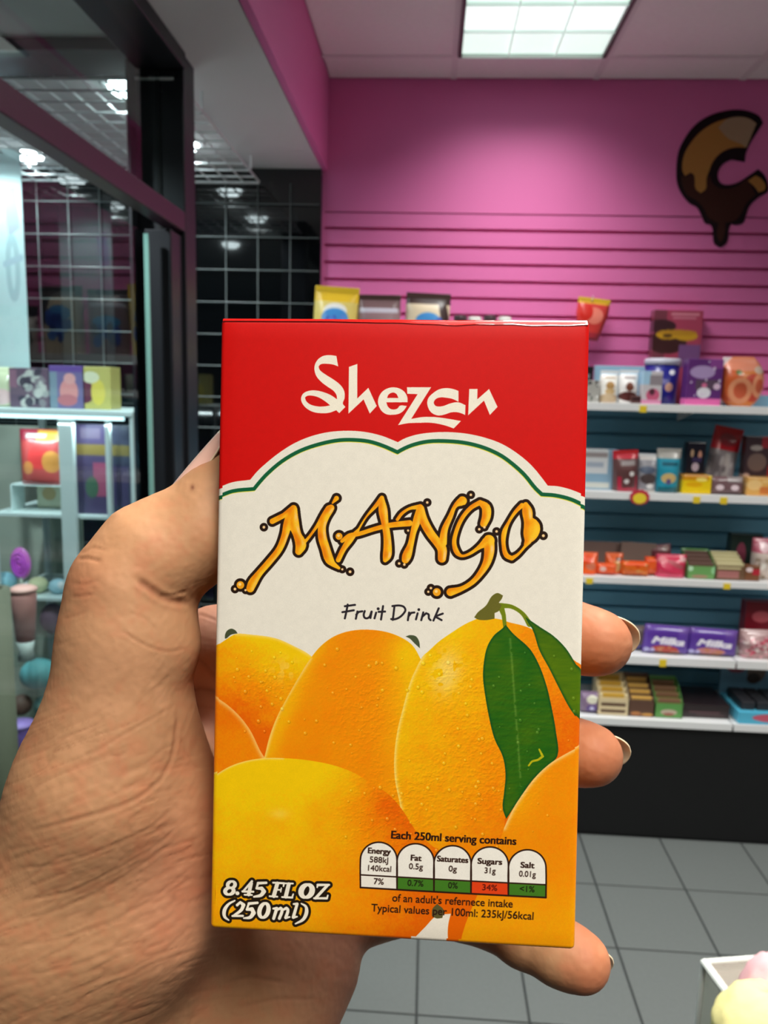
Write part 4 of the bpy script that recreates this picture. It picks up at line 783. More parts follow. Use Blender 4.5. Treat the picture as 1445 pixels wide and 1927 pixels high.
    flow_pack('chocolate_pack', 'purple chocolate pack with white script and orange filling', 'chocolate pack', 4, put(1212, 1298, 1180, 0, 4), wrap('purple choc A', (100, 66, 166), choc((196, 70, 50), 1), w=128, h=80), .04, ends=mat('purple end', (106, 70, 160), .3), roll=.04)
    flow_pack('chocolate_pack', 'purple chocolate pack with white script and pale pink filling', 'chocolate pack', 4, put(1296, 1388, 1186, 0, 4), wrap('purple choc B', (96, 62, 160), choc((206, 130, 130), 2), w=128, h=80), .04, ends=mat('purple end', (106, 70, 160), .3), roll=.04)
    carton_box('sweet_box', 'dark red box behind the pink sweets on the fourth shelf', 'box', 4, put(1402, 1470, 1134, 0, 4, back=.10), wrap('dark red box', (128, 24, 40), D_(E_((196, 90, 100), .45, .3, .26, .12))), .05)
    pouch('sweet_bag', 'clear bag of pink and white sweets at the far right of the fourth shelf', 'sweet bag', 4, put(1396, 1470, 1190, 0, 4), wrap('pink sweets', (176, 140, 140), scatter([(206, 90, 110), (236, 220, 216), (170, 60, 80), (222, 160, 170)], 60, 8, 0, 1, .25, 1, (.03, .07))), .06, seed=41, crinkle=.3)
    # ---- lowest shelf
    flow_pack('sweet_pack', 'purple and white wrapped pack above the middle fingertip, lowest shelf', 'pack', 5, put(1092, 1128, 1306, 0, 5), wrap('purple white', (136, 112, 140), D_(E_((226, 222, 200), .6, .3, .3, .2), E_((96, 70, 140), .6, .75, .3, .2), E_((206, 200, 232), .6, .72, .12, .1))), .05, ends=mat('pale end', (170, 150, 170), .4))
    cw = wrap('cream bars', (226, 206, 160), D_(R_((120, 92, 60), .1, .3, .9, .5), R_((206, 160, 60), .15, 0, .85, .16)))
    tray('display_tray', 'cream display tray of wafer bars on the lowest shelf', 'display tray', 5, put(1126, 1184, 1284, 0, 5), wrap('cream tray', (216, 196, 156), D_(R_((96, 70, 52), .1, .25, .9, .45), R_((96, 70, 52), .1, .65, .9, .85))), cw, .11, 4, 1, .5)
    tray('display_tray', 'brown display tray of nut bars, between the cream and the green tray', 'display tray', 5, put(1184, 1232, 1286, 0, 5), wrap('nut tray', (92, 64, 50), D_(E_((176, 112, 60), .3, .8, .2, .14), E_((196, 140, 60), .75, .85, .24, .1))), wrap('nut bars', (108, 82, 66), R_((206, 160, 80), .1, 0, .9, .14)), .11, 4, 1, .45)
    tray('display_tray', 'green display tray with a pale oval label on the lowest shelf', 'display tray', 5, put(1234, 1286, 1292, 0, 5), wrap('leaf tray', (92, 150, 76), D_(E_((190, 170, 150), .5, .6, .3, .2), E_((150, 80, 70), .5, .75, .2, .1))), wrap('green bars', (110, 130, 70), R_((126, 92, 66), .1, 0, .9, .2)), .11, 4, 1, .45)
    t = thing('chocolate_box', 'flat dark brown chocolate box lying between the green tray and the blue card', 'box', (put(1284, 1374, 1330, 0, 5)[0], 2.79, SHELVES[5][0]), group=G(5)); w = put(1284, 1374, 1330, 0, 5)[3]
    MB().box(-w/2, w/2, -.09, .09, 0, .035).build('box', wrap('dark chocolate box', (44, 30, 32), D_(R_((92, 60, 66), .15, .3, .8, .45), R_((80, 50, 52), .3, .6, .9, .7)), w=96), t, bevel=.002, uv=(-w/2, w/2, 0, .035)); MB().box(-w/2, w/2, -.092, .092, .036, .052).build('lid', mat('chocolate lid', (38, 27, 29), .3, coat=.4, noise=.3, scale=25), t, bevel=.002)
    t = thing('display_card', 'sky blue display with red ovals leaning beyond the bay seam, lowest shelf', 'display card', (BAY+.09, 2.665, SHELVES[5][0]+.001), group=G(5))
    MB().box(-.07, .17, .0, .18, 0, .045).build('display_tray_base', wrap('sky tray', (82, 176, 206), D_(E_((196, 90, 110), .5, .45, .3, .34), E_((206, 206, 190), .88, .5, .12, .3))), t, bevel=.002, uv=(-.07, .17, 0, .045)); MB().box(-.075, .10, .182, .19, 0, .21).build('header_card', wrap('sky header', (104, 150, 176), D_(E_((150, 52, 76), .32, .24, .26, .17), E_((110, 92, 80), .75, .35, .2, .22), E_((60, 50, 46), .7, .5, .14, .1), R_((150, 80, 110), .2, .7, .7, .8))), t, uv=(-.075, .10, 0, .21))
    for k in range(4): MB().box(-.055+.055*k, -.008+.055*k, .02, .16, .012, .075).build('sweet_packet', mat('black packet', (40, 40, 44), .4), t, bevel=.003)
build_goods()

# ---------------------------------------------------------------- the logo on the pink wall: an ice-cream letter cut from board
def build_logo():
    k = lambda pts: [(on_y(1220+x/6.422, 180+y/6.422, 2.982).x, on_y(1220+x/6.422, 180+y/6.422, 2.982).z) for x, y in pts]
    out = curved([(1385, 330), (1180, 690), (1165, 800), (1080, 785), (1000, 775), (900, 830), (850, 900), (838, 990), (880, 1060), (960, 1080), (1080, 1050), (1200, 975), (1325, 890), (1400, 960), (1450, 1100), (1440, 1160), (1330, 1230), (1220, 1340), (1180, 1450), (1140, 1540), (1050, 1560), (1000, 1545), (975, 1600), (945, 1780), (870, 1835), (800, 1790), (775, 1600), (755, 1560), (690, 1540), (640, 1440), (590, 1350), (500, 1300), (400, 1180), (350, 1060), (340, 900), (370, 660), (450, 500), (560, 360), (720, 250), (900, 190), (1080, 170), (1230, 195), (1340, 250)], True, 5)
    cream = curved([(1300, 340), (1180, 630), (1060, 625), (950, 650), (840, 720), (760, 830), (735, 900), (700, 1000), (690, 1130), (630, 1180), (570, 1130), (548, 960), (510, 930), (440, 970), (410, 900), (430, 720), (520, 560), (640, 430), (800, 330), (950, 280), (1100, 258), (1220, 285)], True, 5)
    pale = curved([(1300, 340), (1180, 630), (1120, 590), (960, 520), (840, 390), (950, 285), (1100, 260), (1220, 287)], True, 5)
    choc = curved([(1190, 1000), (1080, 1090), (940, 1130), (850, 1120), (770, 1060), (740, 960), (705, 1010), (695, 1140), (630, 1190), (565, 1140), (545, 980), (505, 950), (430, 985), (395, 970), (410, 1090), (470, 1200), (580, 1270), (660, 1350), (720, 1470), (790, 1520), (840, 1540), (830, 1700), (870, 1780), (910, 1700), (925, 1540), (1060, 1500), (1120, 1420), (1180, 1300), (1290, 1200)], True, 5)
    tip = curved([(1200, 1030), (1290, 970), (1350, 1000), (1410, 1090), (1400, 1140), (1330, 1170), (1280, 1100)], True, 5)
    t = thing('wall_logo', 'dripping ice-cream letter C with a dark outline on the pink wall', 'wall sign', (0, 2.985, 0), group=None)
    for nm, pl, y0, y1, c in (('outline_board', out, -.004, 0, (30, 14, 20)), ('cream_layer', cream, -.006, -.004, (176, 122, 62)), ('pale_cream_layer', pale, -.0072, -.006, (170, 142, 112)), ('chocolate_layer', choc, -.006, -.004, (62, 30, 24)), ('biscuit_tip', tip, -.006, -.004, (176, 122, 62))):
        MB().prism(k(pl), y0, y1).build(nm, mat(nm.replace('_', ' '), c, .75, .2, noise=.04, scale=8), t)
build_logo()

# ---------------------------------------------------------------- window display behind the glass on the left
def build_display():
    YB = 2.34; A = glass_mat('clear acrylic', (.93, .97, .96), 1.35); FR = mat('white display frame', (214, 228, 228), .35, .5)
    q = lambda px, py, Y=YB: on_y(px, py, Y)
    xr, xl = q(252, 780).x, q(-30, 780).x; zt = q(150, 782).z
    t = thing('display_stand', 'white framed clear display stand of toys behind the glass', 'display stand', (0, YB, 0)); t0 = t
    for nm, x0, x1 in (('post', xr-.012, xr), ('post', q(115, 900).x, q(142, 900).x), ('post', q(202, 900).x, q(210, 900).x), ('post', xl, xl+.02)): MB().box(x0, x1, -.01, .012, .0, zt).build(nm, FR, t, bevel=.002)
    for nm, x0, x1 in (('post', xr-.012, xr), ('post', xl, xl+.02)): MB().box(x0, x1, .33, .35, 0, zt).build(nm, FR, t, bevel=.002)
    MB().box(xl, xr, -.015, .36, zt, zt+.018).build('top_shelf', FR, t, bevel=.003)
    MB().box(xl+.03, xr-.03, -.012, .0, zt-.012, zt).build('light_strip', mat('lit strip', (240, 250, 255), .5, emit=(214, 248, 255), estr=1.6), t)
    zs = [q(100, 970).z, q(100, 1128).z, q(100, 1455).z]
    for z in zs: MB().box(xl, xr, .015, .33, z-.010, z).build('shelf_plate', FR, t)
    MB().box(xl+.02, xr-.012, .345, .35, .02, zt).build('back_pane', A, t)
    def P(px0, px1, y0, y1, Y=YB+.05): 
        a, b = q(px0, y1, Y), q(px1, y0, Y); return (a.x+b.x)/2, Y, a.z, b.x-a.x, b.z-a.z
    def PT(px0, px1, y0, Y=YB+.05): r = P(px0, px1, y0, 780, Y); return r[0], Y, zt+.018, r[3], q(px0, y0, Y).z-zt-.018
    def PS(px0, px1, y0, z, Y=YB+.05): r = P(px0, px1, y0, 900, Y); return r[0], Y, z, r[3], q(px0, y0, Y).z-z
    carton_box('toy_box', 'grey and plum toy box with a pale figure, on top of the display stand', 'toy box', 6, PT(20, 90, 692), wrap('plum toy box', (112, 92, 110), D_(scatter([(176, 178, 176), (206, 206, 200), (70, 66, 80), (146, 140, 146)], 34, 3, .25, .95, .08, .9, (.05, .13)), R_((150, 110, 130), 0, .05, .2, .5)), w=64), .08)
    carton_box('toy_box', 'purple toy box with a pink figure, beside the yellow box on top of the stand', 'toy box', 6, PT(95, 158, 688), wrap('violet toy box', (120, 112, 156), D_(R_((110, 84, 156), 0, 0, 1, .14), R_((132, 150, 166), 0, .14, .22, 1), E_((224, 150, 150), .55, .6, .26, .3), E_((228, 166, 166), .58, .3, .17, .13), E_((196, 120, 128), .5, .8, .28, .14))), .08)
    carton_box('toy_box', 'yellow toy box with a plum shape, right end of the stand top', 'toy box', 6, PT(157, 207, 690), wrap('yellow toy box', (196, 186, 110), D_(E_((110, 60, 80), .1, .6, .3, .26), E_((226, 206, 96), .55, .6, .25, .3), E_((222, 220, 190), .3, .25, .3, .14))), .08)
    pouch('toy_bag', 'pale yellow and pink bag at the left end of the stand top', 'toy bag', 6, PT(-22, 18, 690), wrap('pale bag', (206, 210, 176), D_(E_((226, 190, 190), .6, .75, .4, .2))), .05, seed=51)
    pouch('toy_bag', 'red and gold sweet bag on the middle shelf of the window stand', 'sweet bag', 6, PS(32, 114, 808, zs[0]+.09), wrap('red gold bag', (176, 66, 66), D_(R_((150, 40, 60), 0, 0, .4, .2), R_((206, 160, 60), .4, .02, 1, .2), R_((190, 200, 196), .15, .08, .6, .16), E_((206, 60, 60), .5, .5, .26, .22), E_((206, 140, 70), .76, .58, .2, .2), E_((206, 130, 70), .25, .7, .12, .12))), .06, seed=52)
    rx = P(32, 114, 808, 890)[0]; MB().box(rx-.10, rx+.10, .05, .13, zs[0]+.085, zs[0]+.089).build('inner_step', FR, t0)
    for sx in (-.10, .096): MB().box(rx+sx, rx+sx+.004, .05, .13, zs[0], zs[0]+.085).build('inner_step_side', FR, t0)
    carton_box('toy_box', 'cream box with a tan picture under the red and gold bag', 'toy box', 6, PS(68, 114, 894, zs[0], YB+.135), wrap('cream toy box', (222, 218, 190), D_(R_((170, 176, 166), .1, .06, .7, .16), E_((206, 176, 130), .5, .56, .28, .2))), .03)
    carton_box('toy_box', 'dark violet toy box with gold band, left of the pair behind the right pane', 'toy box', 6, PS(142, 200, 798, zs[0]-.0), wrap('violet gold box', (78, 66, 100), D_(R_((130, 110, 60), 0, .22, 1, .34), R_((110, 96, 120), .2, .04, .8, .16), R_((160, 80, 110), .55, .42, .95, .8), E_((70, 100, 80), .5, .7, .2, .12))), .08)
    carton_box('toy_box', 'dark violet toy box with gold band, right of the pair behind the right pane', 'toy box', 6, PS(207, 243, 800, zs[0]), wrap('navy gold box', (62, 64, 84), D_(R_((120, 106, 60), 0, .22, 1, .34), R_((70, 60, 96), .1, .45, .9, .9))), .08)
    bd = thing('backing_board', 'pale frosted board standing behind the left of the display stand', 'board', (-1.56, 2.74, 0)); MB().box(-.30, .285, -.004, .004, .03, 1.44).build('board', mat('frosted board', (186, 192, 178), .6, noise=.05, scale=6), bd, bevel=.001)
    for sx in (-.25, .235): MB().box(sx, sx+.02, -.05, .05, 0, .03).build('foot', FR, bd)
    # toys lower down
    zf = zs[1]; YA, YC, YD = YB+.075, YB-.21, YB-.10
    def at(px, py, Y): v = q(px, py, Y); return v
    Yt = YA
    t = thing('toy_lollipop', 'magenta swirl lollipop toy on a pale stick', 'toy', (at(42, 1128, Yt).x, Yt, zf), group=G(7)); h = at(42, 1060, Yt).z-zf
    MB().tube([(0, 0, 0), (0, 0, h*.5)], .005, 8).build('stick', mat('pale stick', (236, 236, 226), .5), t)
    M_ = mat('magenta swirl', (250, 128, 238), .35, coat=.3); m = MB(); m.add([(.036*math.cos(a)*s, -.010*math.sqrt(max(0, 1-s*s)), h+.054*math.sin(a)*s) for s in (.02, .4, .7, .9, 1) for a in np.linspace(0, 2*PI, 24, endpoint=False)], [(i*24+k, i*24+(k+1) % 24, (i+1)*24+(k+1) % 24, (i+1)*24+k) for i in range(4) for k in range(24)]); m.add([(.036*math.cos(a)*s, .010*math.sqrt(max(0, 1-s*s)), h+.054*math.sin(a)*s) for s in (.02, .4, .7, .9, 1) for a in np.linspace(0, 2*PI, 24, endpoint=False)], [(i*24+k, (i+1)*24+k, (i+1)*24+(k+1) % 24, i*24+(k+1) % 24) for i in range(4) for k in range(24)]); m.build('swirl_head', M_, t, smooth=True)
    MB().tube([((.004+.026*i/60)*math.cos(i*.32), -.0125+.006*(i/60)**2, h+1.5*(.004+.026*i/60)*math.sin(i*.32)) for i in range(60)], .0028, 6).build('swirl_line', mat('violet line', (232, 104, 246), .4), t, smooth=True)
    def lump(name, label, cat, px, py, rpx, c, sq=(1, 1, 1), Y=Yt, parts=(), rough=.6, base=None):
        v = at(px, py, Y); r = (at(px+rpx, py, Y)-v).length; t = thing(name, label, cat, (v.x, v.y, base if base is not None else v.z-r*sq[2]), group=G(7))
        MB().lathe([(max(.02, math.sin(a))*r*sq[0], r*sq[2]*(1-math.cos(a))) for a in np.linspace(.05, PI-.05, 14)], 24).build('body', mat(name+' body', c, rough, noise=.06, scale=40), t, smooth=True)
        for nm, dx, dy, dz, pr, pc in parts: MB().lathe([(max(.03, math.sin(a))*pr*r, pr*r*(-math.cos(a))) for a in np.linspace(.05, PI-.05, 10)], 16, (dx*r, dy*r, r*sq[2]*(1+dz))).build(nm, mat(nm.replace('_', ' '), pc, .6), t, smooth=True)
        return t
    lump('plush_toy', 'pale blue plush lump left of the lollipop toy', 'toy', 8, 1098, 22, (150, 206, 222), (1, 1, .8), base=zf)
    lump('plush_toy', 'pale yellow plush lump just right of the lollipop toy', 'toy', 72, 1112, 18, (222, 220, 176), (1, 1, .8), base=zf)
    lump('plush_toy', 'white and sky blue plush lump beside the middle post', 'toy', 110, 1106, 17, (176, 216, 232), (1, 1, .8), parts=(('wing', .5, -.4, .2, .5, (230, 236, 240)),), base=zf)
    rs = thing('toy_riser', 'stepped clear riser of toys in front of the display stand', 'riser', (0, YC, 0))
    z1, z2, z3 = q(40, 1240, YC).z, q(70, 1294, YD).z, q(60, 1346, YD).z; xa, xb, xc = q(-40, 1240, YC).x, q(84, 1240, YC).x, q(112, 1300, YD).x
    for nm, x0, x1, y0, y1, zz in (('riser_top', xa, xb, -.05, .05, z1), ('riser_step', xa, xc, .062, .165, z2), ('riser_step', xa, xc, .062, .165, z3)): MB().box(x0, x1, y0, y1, zz-.006, zz).build(nm, A, rs)
    for x in (xa, xb-.005): MB().box(x, x+.005, -.05, .05, 0, z1-.006).build('riser_side', A, rs)
    for x in (xa, xc-.005): MB().box(x, x+.005, .062, .165, 0, z2-.006).build('riser_side', A, rs)
    hh = q(50, 1112, YC).z-z1; t = thing('toy_cup', 'salmon pink toy cup under the lollipop toy', 'toy', (q(48, 1200, YC).x, YC, z1), group=G(7)); f = hh*.28
    MB().lathe([(.024, 0), (.020, f*.5), (.026, f)], 24).build('cup_foot', mat('white foot', (206, 216, 212), .5), t, smooth=True); MB().lathe([(.026, f), (.036, hh*.92), (.034, hh)], 28).build('cup', mat('salmon cup', (222, 156, 150), .5), t, smooth=True); MB().lathe([(.039, hh), (.039, hh+.008), (.026, hh+.014)], 28).build('cup_lid', mat('salmon lid', (232, 176, 166), .5), t, smooth=True)
    lump('toy_figure', 'dark plum toy lump behind the salmon cup', 'toy', 100, 1180, 22, (110, 84, 104), (1, 1, 1.3), Y=YA, base=zs[1]-.14)
    MB().box(q(82, 1200, YA).x, q(118, 1200, YA).x, YA-YC-.05, YA-YC+.05, zs[1]-.146, zs[1]-.14).build('riser_ledge', A, rs)
    lump('plush_toy', 'teal dome-shaped plush toy below the salmon cup', 'toy', 72, 1262, 32, (104, 176, 184), (1, 1, .85), Y=YD, base=z2)
    lump('plush_toy', 'brown round plush toy under the teal dome', 'toy', 40, 1322, 19, (120, 84, 76), (1, 1, 1), Y=YD, base=z3)
    lump('plush_toy', 'pale teal plush toy right of the brown one', 'toy', 84, 1322, 19, (140, 186, 186), (1, 1, 1.05), Y=YD, parts=(('belly', 0, -.6, .1, .5, (180, 210, 206)),), base=z3)
    vf = thing('toy_stool', 'small white stool under the violet toy cup', 'stool', (q(42, 1450, YC-.12).x, YC-.12, 0)); zc = q(42, 1450, YC-.12).z
    MB().lathe([(.05, zc-.012), (.052, zc-.004), (.05, zc)], 24).build('seat', FR, vf, smooth=True)
    for k in range(3): MB().tube([(.03*math.cos(k*2.1), .03*math.sin(k*2.1), zc-.012), (.045*math.cos(k*2.1), .045*math.sin(k*2.1), 0)], .005, 8).build('leg', FR, vf)
    hh = q(42, 1362, YC-.12).z-zc; t = thing('toy_cup', 'violet toy cup on a small white stool before the window stand', 'toy', (vf.location.x, YC-.12, zc), group=G(7)); MB().lathe([(.024, 0), (.034, hh*.95), (.032, hh)], 28).build('cup', mat('violet cup', (136, 104, 190), .5), t, smooth=True); MB().lathe([(.0365, hh*.95), (.0365, hh*1.02)], 28).build('cup_rim', mat('violet rim', (160, 130, 206), .5), t, smooth=True)
    # olive roll standing in front of the stand
    v0, v1 = q(10, 1480, 1.82), q(10, 1108, 1.82); t = thing('paper_roll', 'tall olive grey paper roll leaning before the window stand', 'paper roll', (v0.x, 1.82, .001)); MB().lathe([(.036, 0), (.036, v1.z-.001)], 28).build('roll', mat('olive paper', (112, 110, 92), .8, noise=.06, scale=9), t, smooth=True); MB().lathe([(.018, v1.z-.001), (.018, v1.z+.004)], 20).build('core', mat('roll core', (90, 82, 66), .8), t)
    # bright sheet with faint lilac figures on the far glass
    a, b = q(-90, 280, 2.60), q(56, 705, 2.60)
    C = Canvas(128, 256, (206, 232, 234), lambda p: np.asarray(p, float)*(128, 256)); C.sc = 128
    C.poly((176, 186, 224), [(.72, .18), (.9, .16), (.95, .34), (.78, .38)]); C.text((178, 206, 212), '0', (.82, .66), .42, 0, 0, 2); C.stroke((180, 204, 216), [[(.7, .5, .03), (.95, .47, .03)]])
    t = thing('window_sheet', 'bright pale sheet with faint lilac marks hung inside the window', 'sheet', (a.x, 2.60, b.z)); w, h = b.x-a.x, a.z-b.z
    MB().box(0, w, 0, .004, 0, h).build('sheet', mat('pale sheet', (220, 240, 242), .7, image=C.image('sheet print')), t, uv=(0, w, 0, h)); MB().tube([(0, .002, h+.004), (w, .002, h+.004)], .006, 8).build('hanging_bar', FR, t)
    for x in (.05*w, .95*w): MB().tube([(x, .002, h), (x, .002, 2.338-b.z)], .0012, 5).build('cord', WIRE, t)
build_display()

# ---------------------------------------------------------------- clear box with plush toys, near right
def build_case():
    z = 1.129; p0, p1, p2 = on_z(1325, 1810, z), on_z(1403, 1903, z), on_z(1445, 1801, z)
    u = (p2-p0); u.z = 0; u.normalize(); v = Vector((u.y, -u.x, 0)); ang = math.atan2(u.y, u.x)
    t = thing('display_case', 'clear acrylic display case corner with plush toys on its lid', 'display case', (p0.x, p0.y, 0), (0, 0, ang))
    AC = glass_mat('case acrylic', (.86, .88, .84), 1.5, .05); FRO = mat('frosted side', (240, 241, 234), .45, .5, noise=.05, scale=12); ED = mat('polished edge', (232, 236, 230), .2, .6)
    LID = mat('smoked lid', (168, 158, 146), .12, .5, coat=.6); nt = LID.node_tree; tr = nt.nodes.new('ShaderNodeBsdfTransparent'); m2 = nt.nodes.new('ShaderNodeMixShader'); m2.inputs[0].default_value = .5
    nt.links.new(nt.nodes['Principled BSDF'].outputs[0], m2.inputs[1]); nt.links.new(tr.outputs[0], m2.inputs[2]); nt.links.new(m2.outputs[0], nt.nodes['Material Output'].inputs[0])
    MB().box(0, .5, -.30, 0, z-.006, z).build('lid', LID, t); MB().box(.006, .494, -.294, -.006, z-.22, z-.216).build('inner_tray', mat('taupe tray', (196, 186, 174), .5, noise=.06, scale=14), t)
    nt = FRO.node_tree; pb = nt.nodes['Principled BSDF']; tl = nt.nodes.new('ShaderNodeBsdfTranslucent'); tl.inputs[0].default_value = (.86, .87, .82, 1); mx = nt.nodes.new('ShaderNodeMixShader'); mx.inputs[0].default_value = .6
    nt.links.new(pb.outputs[0], mx.inputs[1]); nt.links.new(tl.outputs[0], mx.inputs[2]); nt.links.new(mx.outputs[0], nt.nodes['Material Output'].inputs[0])
    MB().box(0, .005, -.30, 0, .0, z-.006).build('side_panel', FRO, t); MB().box(.005, .5, -.005, 0, 0, z-.006).build('back_panel', FRO, t)
    MB().tube([(.0, -.30, z), (.0, 0, z)], .0032, 8).build('edge_strip', ED, t); MB().tube([(0, 0, z), (.5, 0, z)], .0022, 8).build('edge_strip', ED, t); MB().tube([(.0, 0, 0), (.0, 0, z)], .0028, 8).build('edge_strip', ED, t)
    MB().box(.10, .2, -.05, -.01, z-.216, z-.06).build('mauve_pack', mat('mauve card', (170, 110, 150), .6), t)
    def fuzzy(c, r, m, parent, sq=(1, 1, 1), seed=0):
        q = np.random.RandomState(seed); mb = MB(); n, k = 40, 26; V = []
        for i in range(k+1):
            a = PI*i/k
            for j in range(n): b = 2*PI*j/n; rr = r*(1+.012*q.randn()+.02*math.sin(7*a+3*b)*math.sin(5*b)); V.append((c[0]+rr*sq[0]*math.sin(a)*math.cos(b), c[1]+rr*sq[1]*math.sin(a)*math.sin(b), c[2]-rr*sq[2]*math.cos(a)))
        mb.add(V, [(i*n+j, i*n+(j+1) % n, (i+1)*n+(j+1) % n, (i+1)*n+j) for i in range(k) for j in range(n)]); return mb
    g = on_z(1438, 1948, z+.03); lo = Matrix.Rotation(-ang, 4, 'Z') @ (g-Vector((p0.x, p0.y, 0)))
    t2 = thing('plush_toy', 'pale yellow plush toy on the clear case at the bottom right corner', 'toy', (g.x, g.y, z), group=G(7))
    YP = mat('yellow plush', (226, 216, 150), .95, .05, noise=.08, scale=60, bump=.6); fuzzy((0, 0, .032), .032, YP, t2, (1.1, 1, 1), 1).build('body', YP, t2, smooth=True); fuzzy((.02, -.012, .052), .012, YP, t2, seed=2).build('ear', YP, t2, smooth=True)
    g = on_z(1462, 1868, z+.04); t3 = thing('plush_toy', 'pink plush toy with a yellow paw at the right edge on the clear case', 'toy', (g.x, g.y, z), group=G(7))
    PP = mat('pink plush', (222, 172, 176), .95, .05, noise=.08, scale=60, bump=.6); fuzzy((0, 0, .034), .026, PP, t3, (1, 1, 1.3), 3).build('body', PP, t3, smooth=True); fuzzy((-.022, -.004, .03), .008, YP, t3, seed=4).build('paw', YP, t3, smooth=True)
build_case()
# ---------------------------------------------------------------- the carton in the hand
# Axes of the carton in camera coordinates (metres): across, down, away
CW, CH, CD = .066, .1115, .041
def _rot(a, b, g):
    X = np.array([[1, 0, 0], [0, math.cos(a), -math.sin(a)], [0, math.sin(a), math.cos(a)]]); Y = np.array([[math.cos(b), 0, math.sin(b)], [0, 1, 0], [-math.sin(b), 0, math.cos(b)]])
    Z = np.array([[math.cos(g), -math.sin(g), 0], [math.sin(g), math.cos(g), 0], [0, 0, 1]]); return Y@X@Z
CR, CT = _rot(.01011, .06897, .02133), np.array([.00214, .02138, .13774])
R_np = np.array(CAM_R)
def cam2world(p): return np.asarray(p) @ R_np.T + np.array(EYE)
def build_carton():
    art = carton_art().image('carton_front_print')
    front = mat('printed board', (255, 255, 255), .42, .28, image=art, coat=.04)
    # side panels: the front print carries on round the edges as plain bands
    S = Canvas(64, 256, (244, 170, 14)); S.poly((206, 14, 10), [(-2, -2), (66, -2), (66, 74), (-2, 74)]); S.poly((234, 228, 214), [(-2, 74), (66, 74), (66, 128), (-2, 128)]); S.stroke((14, 92, 56), [[(-2, 78, 1.2), (66, 78, 1.2)]])
    side = mat('printed board side', (255, 255, 255), .34, .42, image=S.image('carton_side_print'), coat=.12)
    red = mat('red board', (206, 14, 10), .3, .5, coat=.3); yel = mat('yellow board', (246, 176, 12), .34, .42)
    # rounded box: a shell of profile rings, slightly bulged front, folds softened by e
    e, nx, ny = .0009, 26, 40
    v, f, mi, uv = [], [], [], []
    def face_grid(P, U, m, n1, n2):
        b = len(v)
        for i in range(n1+1):
            for j in range(n2+1): v.append(P(i/n1, j/n2)); uv.append(U(i/n1, j/n2))
        for i in range(n1):
            for j in range(n2):
                f.append((b+i*(n2+1)+j, b+(i+1)*(n2+1)+j, b+(i+1)*(n2+1)+j+1, b+i*(n2+1)+j+1)); mi.append(m)
    hw, hh, d = CW/2, CH/2, CD
    def bulge(s, t):                                                # the filled pack swells by half a millimetre
        return -.0006*(math.sin(PI*s)*math.sin(PI*t))**.7 + .00012*math.sin(9*s+5*t)*math.sin(PI*s)*math.sin(PI*t) + .00035*math.exp(-((t-.952)/.012)**2)*math.exp(-(s/.35)**2)*math.sin(PI*min(1, s*3+.2))
    face_grid(lambda s, t: (-hw+e+(CW-2*e)*s, -hh+e+(CH-2*e)*t, bulge(s, t)), lambda s, t: (s*(1-2*e/CW)+e/CW, 1-(t*(1-2*e/CH)+e/CH)), 0, nx, ny)
    ar = [k/4*PI/2 for k in range(5)]
    for sx in (-1, 1):                                               # rounded long edges, then the sides
        face_grid(lambda s, t: (sx*(hw-e+e*math.sin(s*PI/2)), -hh+e+(CH-2*e)*t, e-e*math.cos(s*PI/2)), lambda s, t: (.5+sx*.5*(1-(e/CW)*(1-s)*2), 1-t), 0, 4, ny)
        face_grid(lambda s, t: (sx*(hw-.0004*math.sin(PI*s)*math.sin(PI*t)*-1), -hh+e+(CH-2*e)*t, e+(d-2*e)*s), lambda s, t: (s, 1-t), 1, 10, ny)
        face_grid(lambda s, t: (sx*(hw-e+e*math.cos(s*PI/2)), -hh+e+(CH-2*e)*t, d-e+e*math.sin(s*PI/2)), lambda s, t: (s, 1-t), 1, 4, ny)
    for sy, m in ((-1, 2), (1, 3)):
        face_grid(lambda s, t: (-hw+e+(CW-2*e)*s, sy*(hh-e+e*math.sin(t*PI/2)), e-e*math.cos(t*PI/2)), lambda s, t: (s, .999 if sy < 0 else .001), 0, nx, 4)
        face_grid(lambda s, t: (-hw+e+(CW-2*e)*s, sy*hh, e+(d-2*e)*t), lambda s, t: (s, t), m, nx, 6)
        for sx in (-1, 1):                                           # corner caps
            face_grid(lambda s, t: (sx*(hw-e+e*math.sin(s*PI/2)*math.sin(t*PI/2)), sy*(hh-e+e*math.sin(s*PI/2)*math.cos(t*PI/2)), e-e*math.cos(s*PI/2)), lambda s, t: (.5+.5*sx, .999 if sy < 0 else .001), 0, 4, 4)
            face_grid(lambda s, t: (sx*(hw-e+e*math.sin(t*PI/2)), sy*(hh-e+e*math.cos(t*PI/2)), e+(d-2*e)*s), lambda s, t: (s, t), m, 6, 4)
    face_grid(lambda s, t: (-hw+e+(CW-2*e)*s, -hh+e+(CH-2*e)*t, d), lambda s, t: (1-s, 1-t), 0, 10, 10)
    L = np.array(v) @ CR.T + CT; C0 = (np.array([[0, hh, d/2]]) @ CR.T + CT); base = cam2world(C0)[0]; Wv = cam2world(L) - base
    me = bpy.data.meshes.new('juice_carton'); me.from_pydata(Wv.tolist(), [], f)
    for m in (front, side, red, yel): me.materials.append(m)
    me.polygons.foreach_set('material_index', mi)
    l = me.uv_layers.new(name='print'); vi = np.empty(len(me.loops), np.int32); me.loops.foreach_get('vertex_index', vi); l.data.foreach_set('uv', np.array(uv, np.float32)[vi].ravel())
    bm = bmesh.new(); bm.from_mesh(me); bmesh.ops.remove_doubles(bm, verts=bm.verts[:], dist=2e-5); bmesh.ops.recalc_face_normals(bm, faces=bm.faces); bm.to_mesh(me); bm.free(); me.shade_smooth()
    t = thing('juice_carton', 'red, white and yellow mango drink carton held up in the hand', 'carton', base)
    o = bpy.data.objects.new('printed_box', me); COL.objects.link(o); o.parent = t
